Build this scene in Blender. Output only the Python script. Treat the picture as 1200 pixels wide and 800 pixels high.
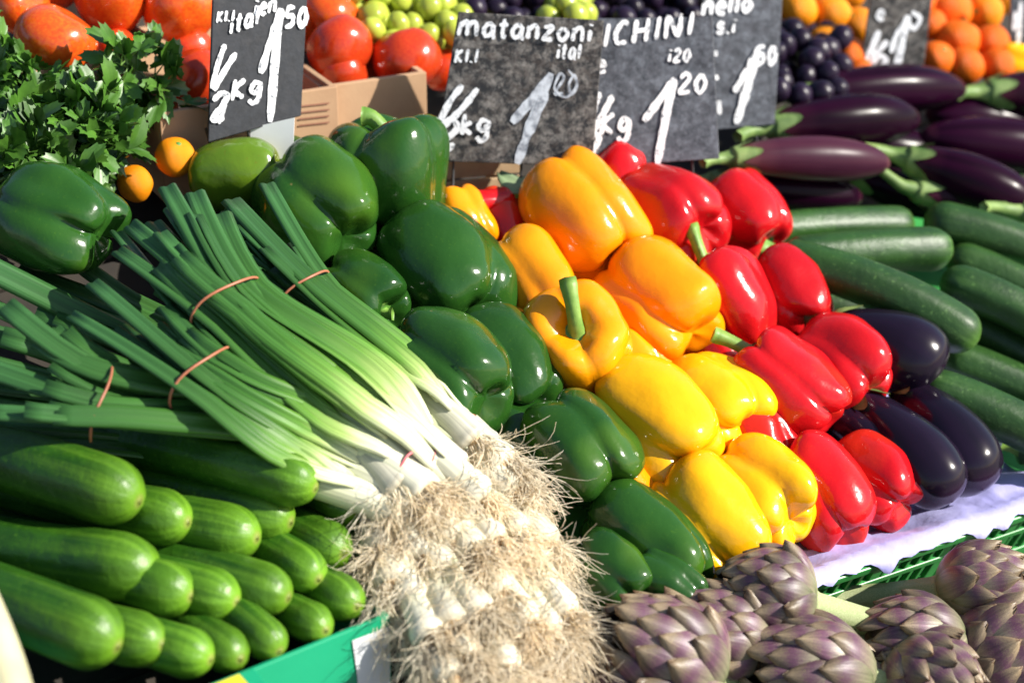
import bpy, math, random
from mathutils import Vector, Matrix, noise
V = Vector
R_ = math.radians
for o in list(bpy.data.objects):
    bpy.data.objects.remove(o)
scn = bpy.context.scene
col = scn.collection

# ------------------------------------------------------------------ camera
PITCH = R_(25.0)
CAM = V((0.0, -1.523, 1.71))
LENS = 70.0
T = 18.0 / LENS
cam_d = bpy.data.cameras.new('camera'); cam = bpy.data.objects.new('camera', cam_d); col.objects.link(cam)
cam.location = CAM; cam.rotation_euler = (R_(90) - PITCH, 0, 0)
cam_d.lens = LENS; cam_d.sensor_width = 36; cam_d.clip_start = 0.05; cam_d.clip_end = 800
cam_d.dof.use_dof = True; cam_d.dof.focus_distance = 1.62; cam_d.dof.aperture_fstop = 3.8
scn.camera = cam

# ------------------------------------------------------------------ light
SUN = V((0.84, -0.16, 0.58)).normalized()          # direction towards the sun
w = bpy.data.worlds.new('World'); scn.world = w; w.use_nodes = True
nt = w.node_tree
sky = nt.nodes.new('ShaderNodeTexSky'); sky.sky_type = 'NISHITA'; sky.sun_disc = False
sky.sun_elevation = math.asin(SUN.z); sky.sun_rotation = math.atan2(SUN.x, SUN.y)
nt.links.new(sky.outputs[0], nt.nodes['Background'].inputs[0])
nt.nodes['Background'].inputs[1].default_value = 0.088
sl = bpy.data.lights.new('sun', 'SUN'); sl.energy = 5.0; sl.angle = R_(0.55); sl.color = (1.0, 0.95, 0.86)
so = bpy.data.objects.new('sun', sl); col.objects.link(so); so.location = SUN * 6 + V((0, 0, 1))
so.rotation_euler = SUN.to_track_quat('Z', 'Y').to_euler()
scn.view_settings.view_transform = 'Standard'; scn.view_settings.look = 'None'
scn.view_settings.gamma = 1.0; scn.view_settings.exposure = 0.8
scn.render.engine = 'CYCLES'; scn.cycles.max_bounces = 8; scn.cycles.diffuse_bounces = 6; scn.cycles.use_denoising = True

# ------------------------------------------------------------------ layout of the sloping display
CR = V((1, 0, 0)); CF = V((0, math.cos(PITCH), -math.sin(PITCH))); CU = V((0, math.sin(PITCH), math.cos(PITCH)))
P0 = V((0, 0, 1.0))
N = V((0.30, -0.36, 1)).normalized()               # normal of the pile surface: it rises to the back left
E1 = V((0.77, 0.64, 0)).normalized()               # along the stall front
E2 = N.cross(E1).normalized()                      # up the slope
def ray(px, py): return CF + CR * ((px - 600) / 600 * T) + CU * ((400 - py) / 600 * T)
def depth(px, py, h=0.0): return (h + (P0 - CAM).dot(N)) / ray(px, py).dot(N)
def W(px, py, h=0.0): return CAM + ray(px, py) * depth(px, py, h)
def mpp(p): return (p - CAM).dot(CF) * T / 600      # metres per photo pixel at a point
def idir(ang, e=0.0):                               # a direction: angle in the picture plane, e towards the viewer
    a, e = R_(ang), R_(e)
    return (CR * math.cos(a) + CU * math.sin(a)) * math.cos(e) - CF * math.sin(e)
def Q(a, b, h): return P0 + E1 * a + E2 * b + N * h
def lift(p, q, n, px, py):                          # ray through a point onto a plane
    d = ray(px, py); return CAM + d * ((p - CAM).dot(n) / d.dot(n))

# ------------------------------------------------------------------ materials
def newmat(name):
    m = bpy.data.materials.new(name); m.use_nodes = True
    nt = m.node_tree; return m, nt, nt.nodes['Principled BSDF']
def nd(nt, typ, **kw):
    n = nt.nodes.new(typ)
    for k, v in kw.items():
        if k in n.inputs.keys(): n.inputs[k].default_value = v
        else: setattr(n, k, v)
    return n
def c4(c): return (c[0], c[1], c[2], 1)
def ramp(nt, fac, stops, mode='LINEAR'):
    r = nt.nodes.new('ShaderNodeValToRGB'); cr = r.color_ramp; cr.interpolation = mode
    while len(cr.elements) < len(stops): cr.elements.new(0.5)
    for e, (p, c) in zip(cr.elements, stops):
        e.position = p; e.color = c4(c) if not isinstance(c, (int, float)) else (c, c, c, 1)
    nt.links.new(fac, r.inputs[0]); return r.outputs[0]
def mixc(nt, fac, a, b, mode='MIX'):
    m = nt.nodes.new('ShaderNodeMix'); m.data_type = 'RGBA'; m.blend_type = mode
    for s, i in ((fac, 0), (a, 6), (b, 7)):
        if isinstance(s, (int, float)): m.inputs[i].default_value = s
        elif isinstance(s, tuple): m.inputs[i].default_value = c4(s)
        else: nt.links.new(s, m.inputs[i])
    return m.outputs[2]
def coords(nt, kind='Object', scale=(1, 1, 1), rnd=True):
    tc = nt.nodes.new('ShaderNodeTexCoord'); mp = nt.nodes.new('ShaderNodeMapping')
    mp.inputs['Scale'].default_value = scale
    nt.links.new(tc.outputs[kind], mp.inputs[0])
    if rnd:
        oi = nt.nodes.new('ShaderNodeObjectInfo'); mu = nt.nodes.new('ShaderNodeMath'); mu.operation = 'MULTIPLY'
        mu.inputs[1].default_value = 37.0; nt.links.new(oi.outputs['Random'], mu.inputs[0]); nt.links.new(mu.outputs[0], mp.inputs['Location'])
    return mp.outputs[0]
def noi(nt, co, scale, detail=4, rough=0.55, dist=0.0):
    n = nt.nodes.new('ShaderNodeTexNoise'); n.inputs['Scale'].default_value = scale
    n.inputs['Detail'].default_value = detail; n.inputs['Roughness'].default_value = rough; n.inputs['Distortion'].default_value = dist
    nt.links.new(co, n.inputs['Vector']); return n.outputs['Fac']
def bump(nt, bsdf, h, strength, dist=0.001):
    b = nt.nodes.new('ShaderNodeBump'); b.inputs['Strength'].default_value = strength; b.inputs['Distance'].default_value = dist
    nt.links.new(h, b.inputs['Height']); nt.links.new(b.outputs[0], bsdf.inputs['Normal'])
def rndval(nt, c, lo, hi):
    oi = nt.nodes.new('ShaderNodeObjectInfo'); mr = nt.nodes.new('ShaderNodeMapRange')
    mr.inputs['To Min'].default_value = lo; mr.inputs['To Max'].default_value = hi
    nt.links.new(oi.outputs['Random'], mr.inputs[0])
    hs = nt.nodes.new('ShaderNodeHueSaturation'); nt.links.new(mr.outputs[0], hs.inputs['Value']); nt.links.new(c, hs.inputs['Color'])
    return hs.outputs[0]
def surf(name, c1, c2, scale=12, rough=0.5, coat=0.0, bs=0.0, bscale=60, lo=0.3, hi=0.7, spec=0.5, sss=0.0, ssr=(1, 0.3, 0.1), var=(0.85, 1.15), dist=0.001, rr=0.0, trans=0):
    m, nt, b = newmat(name)
    co = coords(nt)
    n1 = noi(nt, co, scale, 5)
    c = ramp(nt, n1, [(lo, c1), (hi, c2)])
    c = rndval(nt, c, *var)
    nt.links.new(c, b.inputs['Base Color'])
    b.inputs['Roughness'].default_value = rough; b.inputs['Specular IOR Level'].default_value = spec
    if rr:
        mr = nt.nodes.new('ShaderNodeMapRange'); mr.inputs['To Min'].default_value = rough - rr; mr.inputs['To Max'].default_value = rough + rr
        nt.links.new(noi(nt, co, scale * 4, 3), mr.inputs[0]); nt.links.new(mr.outputs[0], b.inputs['Roughness'])
    b.inputs['Coat Weight'].default_value = coat; b.inputs['Coat Roughness'].default_value = 0.12
    if sss:
        b.inputs['Subsurface Weight'].default_value = sss; b.inputs['Subsurface Radius'].default_value = ssr; b.inputs['Subsurface Scale'].default_value = 0.004
    if bs: bump(nt, b, noi(nt, co, bscale, 3), bs, dist)
    return m

MT = {}
def pepper_mat(name, c1, c2, c3, rough=0.15):
    m, nt, b = newmat(name)
    co = coords(nt)
    c = ramp(nt, noi(nt, co, 14, 3), [(0.3, c1), (0.7, c2)])
    c = mixc(nt, ramp(nt, noi(nt, co, 9, 2), [(0.54, 0.0), (0.78, 0.75)]), c, c3)
    c = mixc(nt, ramp(nt, noi(nt, co, 420, 2), [(0.62, 0.0), (0.75, 0.22)]), c, c3)
    c = mixc(nt, ramp(nt, noi(nt, co, 75, 2, 0.4), [(0.77, 0.0), (0.80, 0.35)]), c, (0.30, 0.20, 0.08))
    c = mixc(nt, ramp(nt, noi(nt, co, 24, 3), [(0.25, 0.55), (0.5, 0.0)]), c, c1, 'MULTIPLY') if False else c
    c = rndval(nt, c, 0.85, 1.12)
    nt.links.new(c, b.inputs['Base Color'])
    mr = nt.nodes.new('ShaderNodeMapRange'); mr.inputs['To Min'].default_value = rough - 0.05; mr.inputs['To Max'].default_value = rough + 0.07
    nt.links.new(noi(nt, co, 45, 4), mr.inputs[0]); nt.links.new(mr.outputs[0], b.inputs['Roughness'])
    b.inputs['Specular IOR Level'].default_value = 0.42
    h1 = noi(nt, co, 26, 4, 0.5); h2 = noi(nt, co, 130, 2)
    hm = nt.nodes.new('ShaderNodeMath'); hm.operation = 'MULTIPLY_ADD'; hm.inputs[1].default_value = 0.22; nt.links.new(h2, hm.inputs[0]); nt.links.new(h1, hm.inputs[2])
    bump(nt, b, hm.outputs[0], 0.42, 0.003)
    return m
MT['green'] = pepper_mat('green_pepper_skin', (0.012, 0.054, 0.007), (0.022, 0.080, 0.010), (0.08, 0.17, 0.010))
MT['yellow'] = pepper_mat('yellow_pepper_skin', (0.80, 0.37, 0.003), (0.88, 0.45, 0.004), (0.85, 0.30, 0.003))
MT['orange'] = pepper_mat('amber_pepper_skin', (0.80, 0.24, 0.002), (0.86, 0.31, 0.003), (0.84, 0.19, 0.002))
MT['red'] = pepper_mat('red_pepper_skin', (0.46, 0.005, 0.009), (0.56, 0.010, 0.013), (0.58, 0.05, 0.008))
MT['turning'] = pepper_mat('blushed_green_skin', (0.06, 0.14, 0.012), (0.15, 0.26, 0.015), (0.22, 0.05, 0.012))
MT['stem'] = surf('pepper_stem', (0.10, 0.24, 0.03), (0.24, 0.38, 0.07), 60, 0.5, bs=0.3, bscale=200)
MT['calyx'] = surf('calyx', (0.05, 0.17, 0.02), (0.13, 0.28, 0.04), 60, 0.5, bs=0.3, bscale=200)

def cuc_mat(name, dark, mid, tip, tipv, streak, rough=0.38, bst=0.55):
    m, nt, b = newmat(name)
    tc = nt.nodes.new('ShaderNodeTexCoord'); sp = nt.nodes.new('ShaderNodeSeparateXYZ'); nt.links.new(tc.outputs['UV'], sp.inputs[0])
    uv = coords(nt, 'UV', (22, 1.6, 1)); co = coords(nt)
    c = ramp(nt, noi(nt, co, 25, 4), [(0.3, dark), (0.72, mid)])
    st = ramp(nt, noi(nt, uv, 1.0, 4, 0.6), [(0.45, 0.0), (0.66, 1.0)])
    tf = ramp(nt, sp.outputs[1], [(0.0, 0.25), (0.06, 0.04), (tipv - 0.22, 0.06), (tipv, 0.55), (1.0, 0.8)])
    mu = mixc(nt, 1.0, st, tf, 'MULTIPLY')
    c = mixc(nt, mu, c, streak)
    tf2 = ramp(nt, sp.outputs[1], [(0.0, 0.5), (0.03, 0.0), (tipv - 0.05, 0.0), (tipv + 0.08, 0.35), (0.995, 0.75), (1.0, 1.0)])
    c = mixc(nt, tf2, c, tip)
    c = mixc(nt, ramp(nt, sp.outputs[1], [(0.996, 0.0), (1.0, 0.7)]), c, (0.22, 0.19, 0.06))
    sk = ramp(nt, noi(nt, co, 260, 2), [(0.62, 0.0), (0.72, 0.28 if rough < 0.4 else 0.6)])
    c = mixc(nt, sk, c, streak)
    c = rndval(nt, c, 0.88, 1.15)
    nt.links.new(c, b.inputs['Base Color']); b.inputs['Roughness'].default_value = rough
    b.inputs['Specular IOR Level'].default_value = 0.38
    bump(nt, b, noi(nt, co, 120, 4, 0.6), bst, 0.0022)
    return m
MT['cucumber'] = cuc_mat('cucumber_skin', (0.009, 0.046, 0.003), (0.025, 0.096, 0.005), (0.14, 0.30, 0.014), 0.90, (0.12, 0.27, 0.02))
MT['zucchini'] = cuc_mat('courgette_skin', (0.010, 0.036, 0.007), (0.022, 0.072, 0.010), (0.14, 0.30, 0.03), 0.98, (0.08, 0.17, 0.04), 0.44, 0.3)

def leek_mat(name, dim=1.0):
    m, nt, b = newmat(name)
    tc = nt.nodes.new('ShaderNodeTexCoord'); sp = nt.nodes.new('ShaderNodeSeparateXYZ'); nt.links.new(tc.outputs['UV'], sp.inputs[0])
    uv = coords(nt, 'UV', (26, 1.0, 1)); uv2 = coords(nt, 'UV', (6, 2.5, 1))
    ad = nt.nodes.new('ShaderNodeMath'); ad.operation = 'MULTIPLY_ADD'; ad.inputs[1].default_value = 0.16
    nt.links.new(noi(nt, uv2, 1.0, 3), ad.inputs[0])
    su = nt.nodes.new('ShaderNodeMath'); su.operation = 'SUBTRACT'; su.inputs[1].default_value = 0.08; nt.links.new(sp.outputs[1], su.inputs[0])
    nt.links.new(su.outputs[0], ad.inputs[2])
    c = ramp(nt, ad.outputs[0], [(0.0, (0.58, 0.52, 0.38)), (0.06, (0.62, 0.59, 0.48)), (0.28, (0.58, 0.58, 0.42)), (0.40, (0.50, 0.54, 0.31)), (0.475, (0.28, 0.40, 0.11)), (0.55, (0.10, 0.23, 0.03)), (0.64, (0.042, 0.130, 0.017)), (0.80, (0.032, 0.100, 0.022)), (1.0, (0.036, 0.115, 0.036))])
    st = ramp(nt, noi(nt, uv, 1.0, 3, 0.6), [(0.35, 0.72), (0.68, 1.25)])
    c = mixc(nt, 1.0, c, st, 'MULTIPLY')
    c = rndval(nt, c, 0.8, 1.2)
    nt.links.new(c, b.inputs['Base Color']); b.inputs['Roughness'].default_value = 0.38; b.inputs['Specular IOR Level'].default_value = 0.3
    bump(nt, b, noi(nt, uv, 1.0, 2), 0.3, 0.001)
    return m
MT['leek'] = leek_mat('leek_skin')
MT['root'] = surf('leek_root_fibre', (0.94, 0.82, 0.62), (0.98, 0.92, 0.78), 30, 0.6, var=(0.85, 1.12))
_m = MT['root']; _nt = _m.node_tree; _b = _nt.nodes['Principled BSDF']; _t = _nt.nodes.new('ShaderNodeBsdfTranslucent'); _x = _nt.nodes.new('ShaderNodeMixShader')
_x.inputs[0].default_value = 0.5; _nt.links.new(_b.inputs['Base Color'].links[0].from_socket, _t.inputs[0])
_nt.links.new(_b.outputs[0], _x.inputs[1]); _nt.links.new(_t.outputs[0], _x.inputs[2]); _nt.links.new(_x.outputs[0], _nt.nodes['Material Output'].inputs[0])
MT['rootplate'] = surf('leek_root_plate', (0.30, 0.17, 0.07), (0.60, 0.44, 0.24), 120, 0.7, bs=0.5, bscale=300)
MT['band'] = surf('rubber_band', (0.28, 0.09, 0.045), (0.42, 0.15, 0.08), 40, 0.45)
MT['pinkband'] = surf('pink_rubber_band', (0.62, 0.12, 0.14), (0.72, 0.22, 0.22), 40, 0.45)

def aub_mat(name, c1, c2, c3, rough, sp_=0.28):
    m, nt, b = newmat(name)
    tc = nt.nodes.new('ShaderNodeTexCoord'); sp = nt.nodes.new('ShaderNodeSeparateXYZ'); nt.links.new(tc.outputs['UV'], sp.inputs[0])
    co = coords(nt); uv = coords(nt, 'UV', (14, 1, 1))
    c = ramp(nt, noi(nt, uv, 1.0, 3), [(0.3, c1), (0.7, c2)])
    f = ramp(nt, sp.outputs[1], [(0.0, 0.9), (0.14, 0.15), (0.25, 0.0), (0.93, 0.0), (1.0, 0.55)])
    c = mixc(nt, f, c, c3)
    c = rndval(nt, c, 0.75, 1.3)
    nt.links.new(c, b.inputs['Base Color']); b.inputs['Roughness'].default_value = rough
    b.inputs['Specular IOR Level'].default_value = sp_
    bump(nt, b, noi(nt, co, 50, 3), 0.1, 0.001)
    return m
MT['aub'] = aub_mat('black_aubergine_skin', (0.006, 0.004, 0.009), (0.010, 0.005, 0.014), (0.03, 0.008, 0.03), 0.17)
MT['longaub'] = aub_mat('purple_aubergine_skin', (0.006, 0.001, 0.005), (0.017, 0.002, 0.012), (0.09, 0.022, 0.04), 0.24, 0.09)
MT['paleaub'] = aub_mat('pale_purple_aubergine_skin', (0.040, 0.008, 0.022), (0.07, 0.018, 0.034), (0.25, 0.10, 0.10), 0.34, 0.14)
MT['aubgreen'] = surf('aubergine_calyx', (0.07, 0.14, 0.03), (0.24, 0.34, 0.10), 50, 0.55, bs=0.3, bscale=180)

def art_mat():
    m, nt, b = newmat('artichoke_bract')
    tc = nt.nodes.new('ShaderNodeTexCoord'); sp = nt.nodes.new('ShaderNodeSeparateXYZ'); nt.links.new(tc.outputs['UV'], sp.inputs[0])
    co = coords(nt); uv = coords(nt, 'UV', (14, 1.6, 1))
    ad = nt.nodes.new('ShaderNodeMath'); ad.operation = 'MULTIPLY_ADD'; ad.inputs[1].default_value = 0.5
    nt.links.new(noi(nt, co, 45, 4), ad.inputs[0])
    su = nt.nodes.new('ShaderNodeMath'); su.operation = 'SUBTRACT'; su.inputs[1].default_value = 0.25; nt.links.new(sp.outputs[1], su.inputs[0]); nt.links.new(su.outputs[0], ad.inputs[2])
    c = ramp(nt, ad.outputs[0], [(0.0, (0.26, 0.29, 0.14)), (0.28, (0.30, 0.27, 0.17)), (0.44, (0.24, 0.18, 0.14)), (0.62, (0.14, 0.045, 0.10)), (0.78, (0.23, 0.17, 0.11)), (0.92, (0.36, 0.27, 0.16)), (1.0, (0.16, 0.08, 0.04))])
    st = ramp(nt, noi(nt, uv, 1.0, 4, 0.65), [(0.3, 0.62), (0.7, 1.25)])
    c = mixc(nt, 1.0, c, st, 'MULTIPLY')
    c = rndval(nt, c, 0.45, 0.95)
    nt.links.new(c, b.inputs['Base Color']); b.inputs['Roughness'].default_value = 0.45
    bump(nt, b, noi(nt, uv, 1.0, 4), 0.35, 0.0012)
    return m
MT['bract'] = art_mat()
MT['artstem'] = surf('artichoke_stem', (0.22, 0.28, 0.10), (0.42, 0.46, 0.24), 40, 0.6, bs=0.5, bscale=150)
MT['artcut'] = surf('cut_stem_end', (0.42, 0.40, 0.22), (0.60, 0.56, 0.36), 80, 0.7)
MT['parsley'] = surf('parsley_leaf', (0.026, 0.085, 0.008), (0.07, 0.17, 0.018), 40, 0.42, bs=0.3, bscale=120, var=(0.7, 1.35))
MT['parsleystem'] = surf('parsley_stalk', (0.10, 0.22, 0.03), (0.22, 0.36, 0.08), 40, 0.5)
MT['tomato'] = surf('tomato_skin', (0.66, 0.055, 0.008), (0.74, 0.13, 0.010), 11, 0.2, coat=0.2, bs=0.06, var=(0.88, 1.1))
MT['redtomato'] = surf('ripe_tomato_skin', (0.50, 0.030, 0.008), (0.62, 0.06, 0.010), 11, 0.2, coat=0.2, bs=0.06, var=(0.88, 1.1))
MT['citrus'] = surf('orange_peel', (0.82, 0.22, 0.003), (0.88, 0.32, 0.005), 30, 0.42, spec=0.25, bs=0.5, bscale=260)
MT['deepcitrus'] = surf('deep_orange_peel', (0.74, 0.10, 0.003), (0.82, 0.18, 0.004), 30, 0.42, spec=0.25, bs=0.5, bscale=260)
MT['grape'] = surf('green_grape_skin', (0.30, 0.38, 0.03), (0.50, 0.55, 0.08), 40, 0.25, sss=0.0, var=(0.8, 1.2))
MT['darkgrape'] = surf('dark_grape_skin', (0.006, 0.003, 0.009), (0.018, 0.010, 0.026), 60, 0.35, spec=0.25, var=(0.7, 1.4))
MT['grapestem'] = surf('grape_stalk', (0.14, 0.16, 0.04), (0.24, 0.22, 0.08), 60, 0.6)
MT['cardboard'] = surf('cardboard', (0.42, 0.25, 0.14), (0.52, 0.33, 0.19), 18, 0.85, bs=0.15, bscale=300)
MT['wood'] = surf('crate_wood', (0.36, 0.24, 0.13), (0.55, 0.40, 0.24), 25, 0.8, bs=0.3, bscale=160)
MT['tablewood'] = surf('table_boards', (0.014, 0.011, 0.009), (0.04, 0.03, 0.02), 20, 0.85, bs=0.4, bscale=90)
MT['plastic'] = surf('green_crate_plastic', (0.022, 0.20, 0.040), (0.035, 0.26, 0.055), 20, 0.38, bs=0.1, bscale=120)
MT['teal'] = surf('teal_printed_carton', (0.006, 0.27, 0.13), (0.010, 0.31, 0.15), 10, 0.45, bs=0.08, bscale=200)
MT['whiteprint'] = surf('white_print', (0.74, 0.76, 0.78), (0.80, 0.82, 0.83), 20, 0.5)
MT['yellowprint'] = surf('yellow_print', (0.70, 0.58, 0.03), (0.76, 0.64, 0.04), 20, 0.5)
MT['greenprint'] = surf('green_print', (0.05, 0.22, 0.06), (0.08, 0.28, 0.09), 20, 0.7)
MT['brownprint'] = surf('brown_print', (0.24, 0.10, 0.06), (0.32, 0.15, 0.09), 20, 0.7)
MT['paper'] = surf('lavender_tissue', (0.36, 0.35, 0.70), (0.46, 0.45, 0.76), 14, 0.75, bs=0.5, bscale=70, dist=0.002)
MT['metal'] = surf('sign_clip', (0.02, 0.02, 0.022), (0.05, 0.05, 0.05), 40, 0.4)
MT['whitecard'] = surf('white_card', (0.70, 0.70, 0.68), (0.80, 0.80, 0.78), 20, 0.6)
MT['paleleek'] = surf('pale_outer_leaf', (0.40, 0.37, 0.22), (0.52, 0.49, 0.32), 30, 0.45, bs=0.3, bscale=90)
MT['paving'] = surf('paving', (0.16, 0.15, 0.14), (0.26, 0.25, 0.23), 3, 0.9, bs=0.4, bscale=40)
MT['leafgrey'] = surf('dusty_leaf', (0.14, 0.22, 0.10), (0.26, 0.34, 0.18), 30, 0.6, bs=0.3)
def slate(name, base, smear, dirt, lo, hi):
    m, nt, b = newmat(name)
    co = coords(nt)
    c = ramp(nt, noi(nt, co, 85, 8, 0.8, 0.15), [(lo, base), (hi, smear)])
    c = mixc(nt, ramp(nt, noi(nt, co, 110, 5, 0.75), [(0.46, 0.0), (0.66, 0.75)]), c, dirt)
    c = mixc(nt, ramp(nt, noi(nt, co, 240, 3, 0.7), [(0.58, 0.0), (0.75, 0.5)]), c, smear)
    nt.links.new(c, b.inputs['Base Color']); b.inputs['Roughness'].default_value = 0.55
    bump(nt, b, noi(nt, co, 180, 4), 0.2, 0.001)
    return m
MT['slate1'] = slate('clean_slate', (0.007, 0.008, 0.011), (0.028, 0.032, 0.042), (0.03, 0.03, 0.035), 0.35, 0.8)
MT['slate2'] = slate('worn_slate', (0.010, 0.010, 0.011), (0.34, 0.31, 0.28), (0.045, 0.032, 0.025), 0.45, 0.70)
MT['slate3'] = slate('smeared_slate', (0.016, 0.019, 0.027), (0.20, 0.22, 0.26), (0.03, 0.03, 0.04), 0.40, 0.78)
MT['chalk'] = surf('chalk_marks', (0.16, 0.17, 0.19), (0.74, 0.75, 0.77), 230, 0.85, lo=0.33, hi=0.46)
MT['wornchalk'] = surf('faded_chalk_marks', (0.22, 0.24, 0.28), (0.62, 0.66, 0.72), 130, 0.85, lo=0.38, hi=0.58)

# ------------------------------------------------------------------ mesh helpers
def mesh(name, verts, faces, uvs=None, smooth=True):
    me = bpy.data.meshes.new(name); me.from_pydata([tuple(v) for v in verts], [], faces)
    if uvs:
        ul = me.uv_layers.new(name='UVMap')
        lv = [0] * len(me.loops); me.loops.foreach_get('vertex_index', lv)
        fl = [0.0] * (2 * len(lv))
        for i, vi in enumerate(lv): fl[2 * i], fl[2 * i + 1] = uvs[vi]
        ul.data.foreach_set('uv', fl)
    if smooth: me.polygons.foreach_set('use_smooth', [True] * len(me.polygons))
    me.update(); return me
def obj(name, geo, m, parent=None, loc=None, smooth=True):
    """one mesh object; geo is a mesh or (verts, faces, uvs) in the parent's space, or in world space when top-level"""
    if isinstance(geo, tuple):
        vs, fs = geo[0], geo[1]; uv = geo[2] if len(geo) > 2 else None
        if loc is not None: vs = [V(v) - loc for v in vs]
        elif parent is not None: vs = [V(v) - parent_loc(parent) for v in vs]
        geo = mesh(name, vs, fs, uv, smooth)
    if m is not None and not geo.materials: geo.materials.append(MT[m] if isinstance(m, str) else m)
    o = bpy.data.objects.new(name, geo); col.objects.link(o)
    if parent is not None: o.parent = parent
    elif loc is not None: o.location = loc
    return o
def parent_loc(p):
    l = V((0, 0, 0))
    while p is not None: l += p.location; p = p.parent
    return l
def tag(o, label, cat, group=None):
    o['label'] = label; o['category'] = cat
    if group: o['group'] = group
    return o
def thing(name, label, cat, loc, group=None):
    o = bpy.data.objects.new(name, None); o.empty_display_size = 0.02; col.objects.link(o); o.location = loc
    return tag(o, label, cat, group)
def catmull(P, n):
    """n points evenly in parameter through the points (tuples or vectors)"""
    P = [V(p) for p in P]; m = len(P) - 1; out = []
    for k in range(n):
        s = k / (n - 1) * m; i = min(int(s), m - 1); u = s - i
        p1, p2 = P[i], P[i + 1]; p0 = P[i - 1] if i else p1 * 2 - p2; p3 = P[i + 2] if i + 2 <= m else p2 * 2 - p1
        out.append(0.5 * ((2 * p1) + (p2 - p0) * u + (2 * p0 - 5 * p1 + 4 * p2 - p3) * u * u + (3 * p1 - p0 - 3 * p2 + p3) * u ** 3))
    return out
def interp(tab, x):
    for (x0, y0), (x1, y1) in zip(tab, tab[1:]):
        if x <= x1:
            u = 0 if x1 == x0 else max(0, (x - x0) / (x1 - x0)); return y0 + (y1 - y0) * u
    return tab[-1][1]
def frames(pts, up=None):
    n = len(pts); tg = []
    for i in range(n):
        t = pts[min(i + 1, n - 1)] - pts[max(i - 1, 0)]; tg.append(t.normalized() if t.length > 1e-9 else V((0, 0, 1)))
    u = V(up) if up is not None else (N if abs(tg[0].dot(N)) < 0.9 else CR)
    out = []
    for t in tg:
        u = (u - t * u.dot(t))
        u = u.normalized() if u.length > 1e-6 else t.orthogonal().normalized()
        out.append((t, u, t.cross(u)))
    return out
def tube(pts, rad, n=16, sec=None, up=None, v0=0.0, v1=1.0, vs_=None, closed=False):
    """sweep; sec(i, angle)->radius factor; seam at the underside"""
    fr = frames(pts, up); m = len(pts); vs, fs, uv = [], [], []
    for i, (p, (t, u, b)) in enumerate(zip(pts, fr)):
        r = rad[i] if isinstance(rad, (list, tuple)) else rad
        for k in range(n + 1):
            a = 2 * math.pi * k / n
            f = sec(i, a) if sec else 1.0
            vs.append(p - u * (math.cos(a) * r * f) + b * (math.sin(a) * r * f))
            uv.append((k / n, vs_[i] if vs_ else v0 + (v1 - v0) * i / (m - 1)))
    s = n + 1
    for i in range(m - 1):
        for k in range(n): fs.append((i * s + k, i * s + k + 1, (i + 1) * s + k + 1, (i + 1) * s + k))
    if not closed:
        for ring, rev in ((0, True), (m - 1, False)):
            c = len(vs); vs.append(pts[ring]); uv.append((0.5, uv[ring * s][1]))
            for k in range(n):
                f = (ring * s + k, ring * s + k + 1, c); fs.append(f[::-1] if not rev else f)
    fs = [f[::-1] for f in fs]
    return vs, fs, uv
def box(p, ex, ey, ez):
    """box from a corner point and three edge vectors"""
    vs = [p, p + ex, p + ex + ey, p + ey, p + ez, p + ex + ez, p + ex + ey + ez, p + ey + ez]
    fs = [(0, 3, 2, 1), (4, 5, 6, 7), (0, 1, 5, 4), (1, 2, 6, 5), (2, 3, 7, 6), (3, 0, 4, 7)]
    return vs, fs
def join(parts):
    vs, fs, uv = [], [], []
    for g in parts:
        o = len(vs); vs += list(g[0]); fs += [tuple(i + o for i in f) for f in g[1]]
        uv += list(g[2]) if len(g) > 2 and g[2] else [(0, 0)] * len(g[0])
    return vs, fs, uv
def bevbox(name, geo, m, parent=None, loc=None, w=0.002):
    o = obj(name, geo, m, parent, loc, smooth=False)
    b = o.modifiers.new('bevel', 'BEVEL'); b.width = w; b.segments = 2; return o

# ------------------------------------------------------------------ the setting
g = obj('ground', ([V((-300, -300, 0)), V((300, -300, 0)), V((300, 300, 0)), V((-300, 300, 0))], [(0, 1, 2, 3)]), 'paving', loc=V((0, 0, 0))); g['kind'] = 'structure'
TH = -0.098
tl = Q(0, 0, TH)
table = thing('stall_table', 'sloping dark board table of the market stall under all the produce', 'table', V((tl.x, tl.y, 0)))
for k in range(17):
    b0 = -0.75 + k * 0.13
    bevbox('board', box(Q(-1.3, b0, TH - 0.02), E1 * 2.7, E2 * 0.126, N * 0.02), 'tablewood', table)
for a, b in ((-1.2, -0.65), (1.3, -0.65), (-1.2, 1.3), (1.3, 1.3)):
    p = Q(a, b, TH - 0.022); bevbox('leg', box(V((p.x - 0.03, p.y - 0.03, 0)), V((0.06, 0, 0)), V((0, 0.06, 0)), V((0, 0, p.z))), 'tablewood', table)

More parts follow.
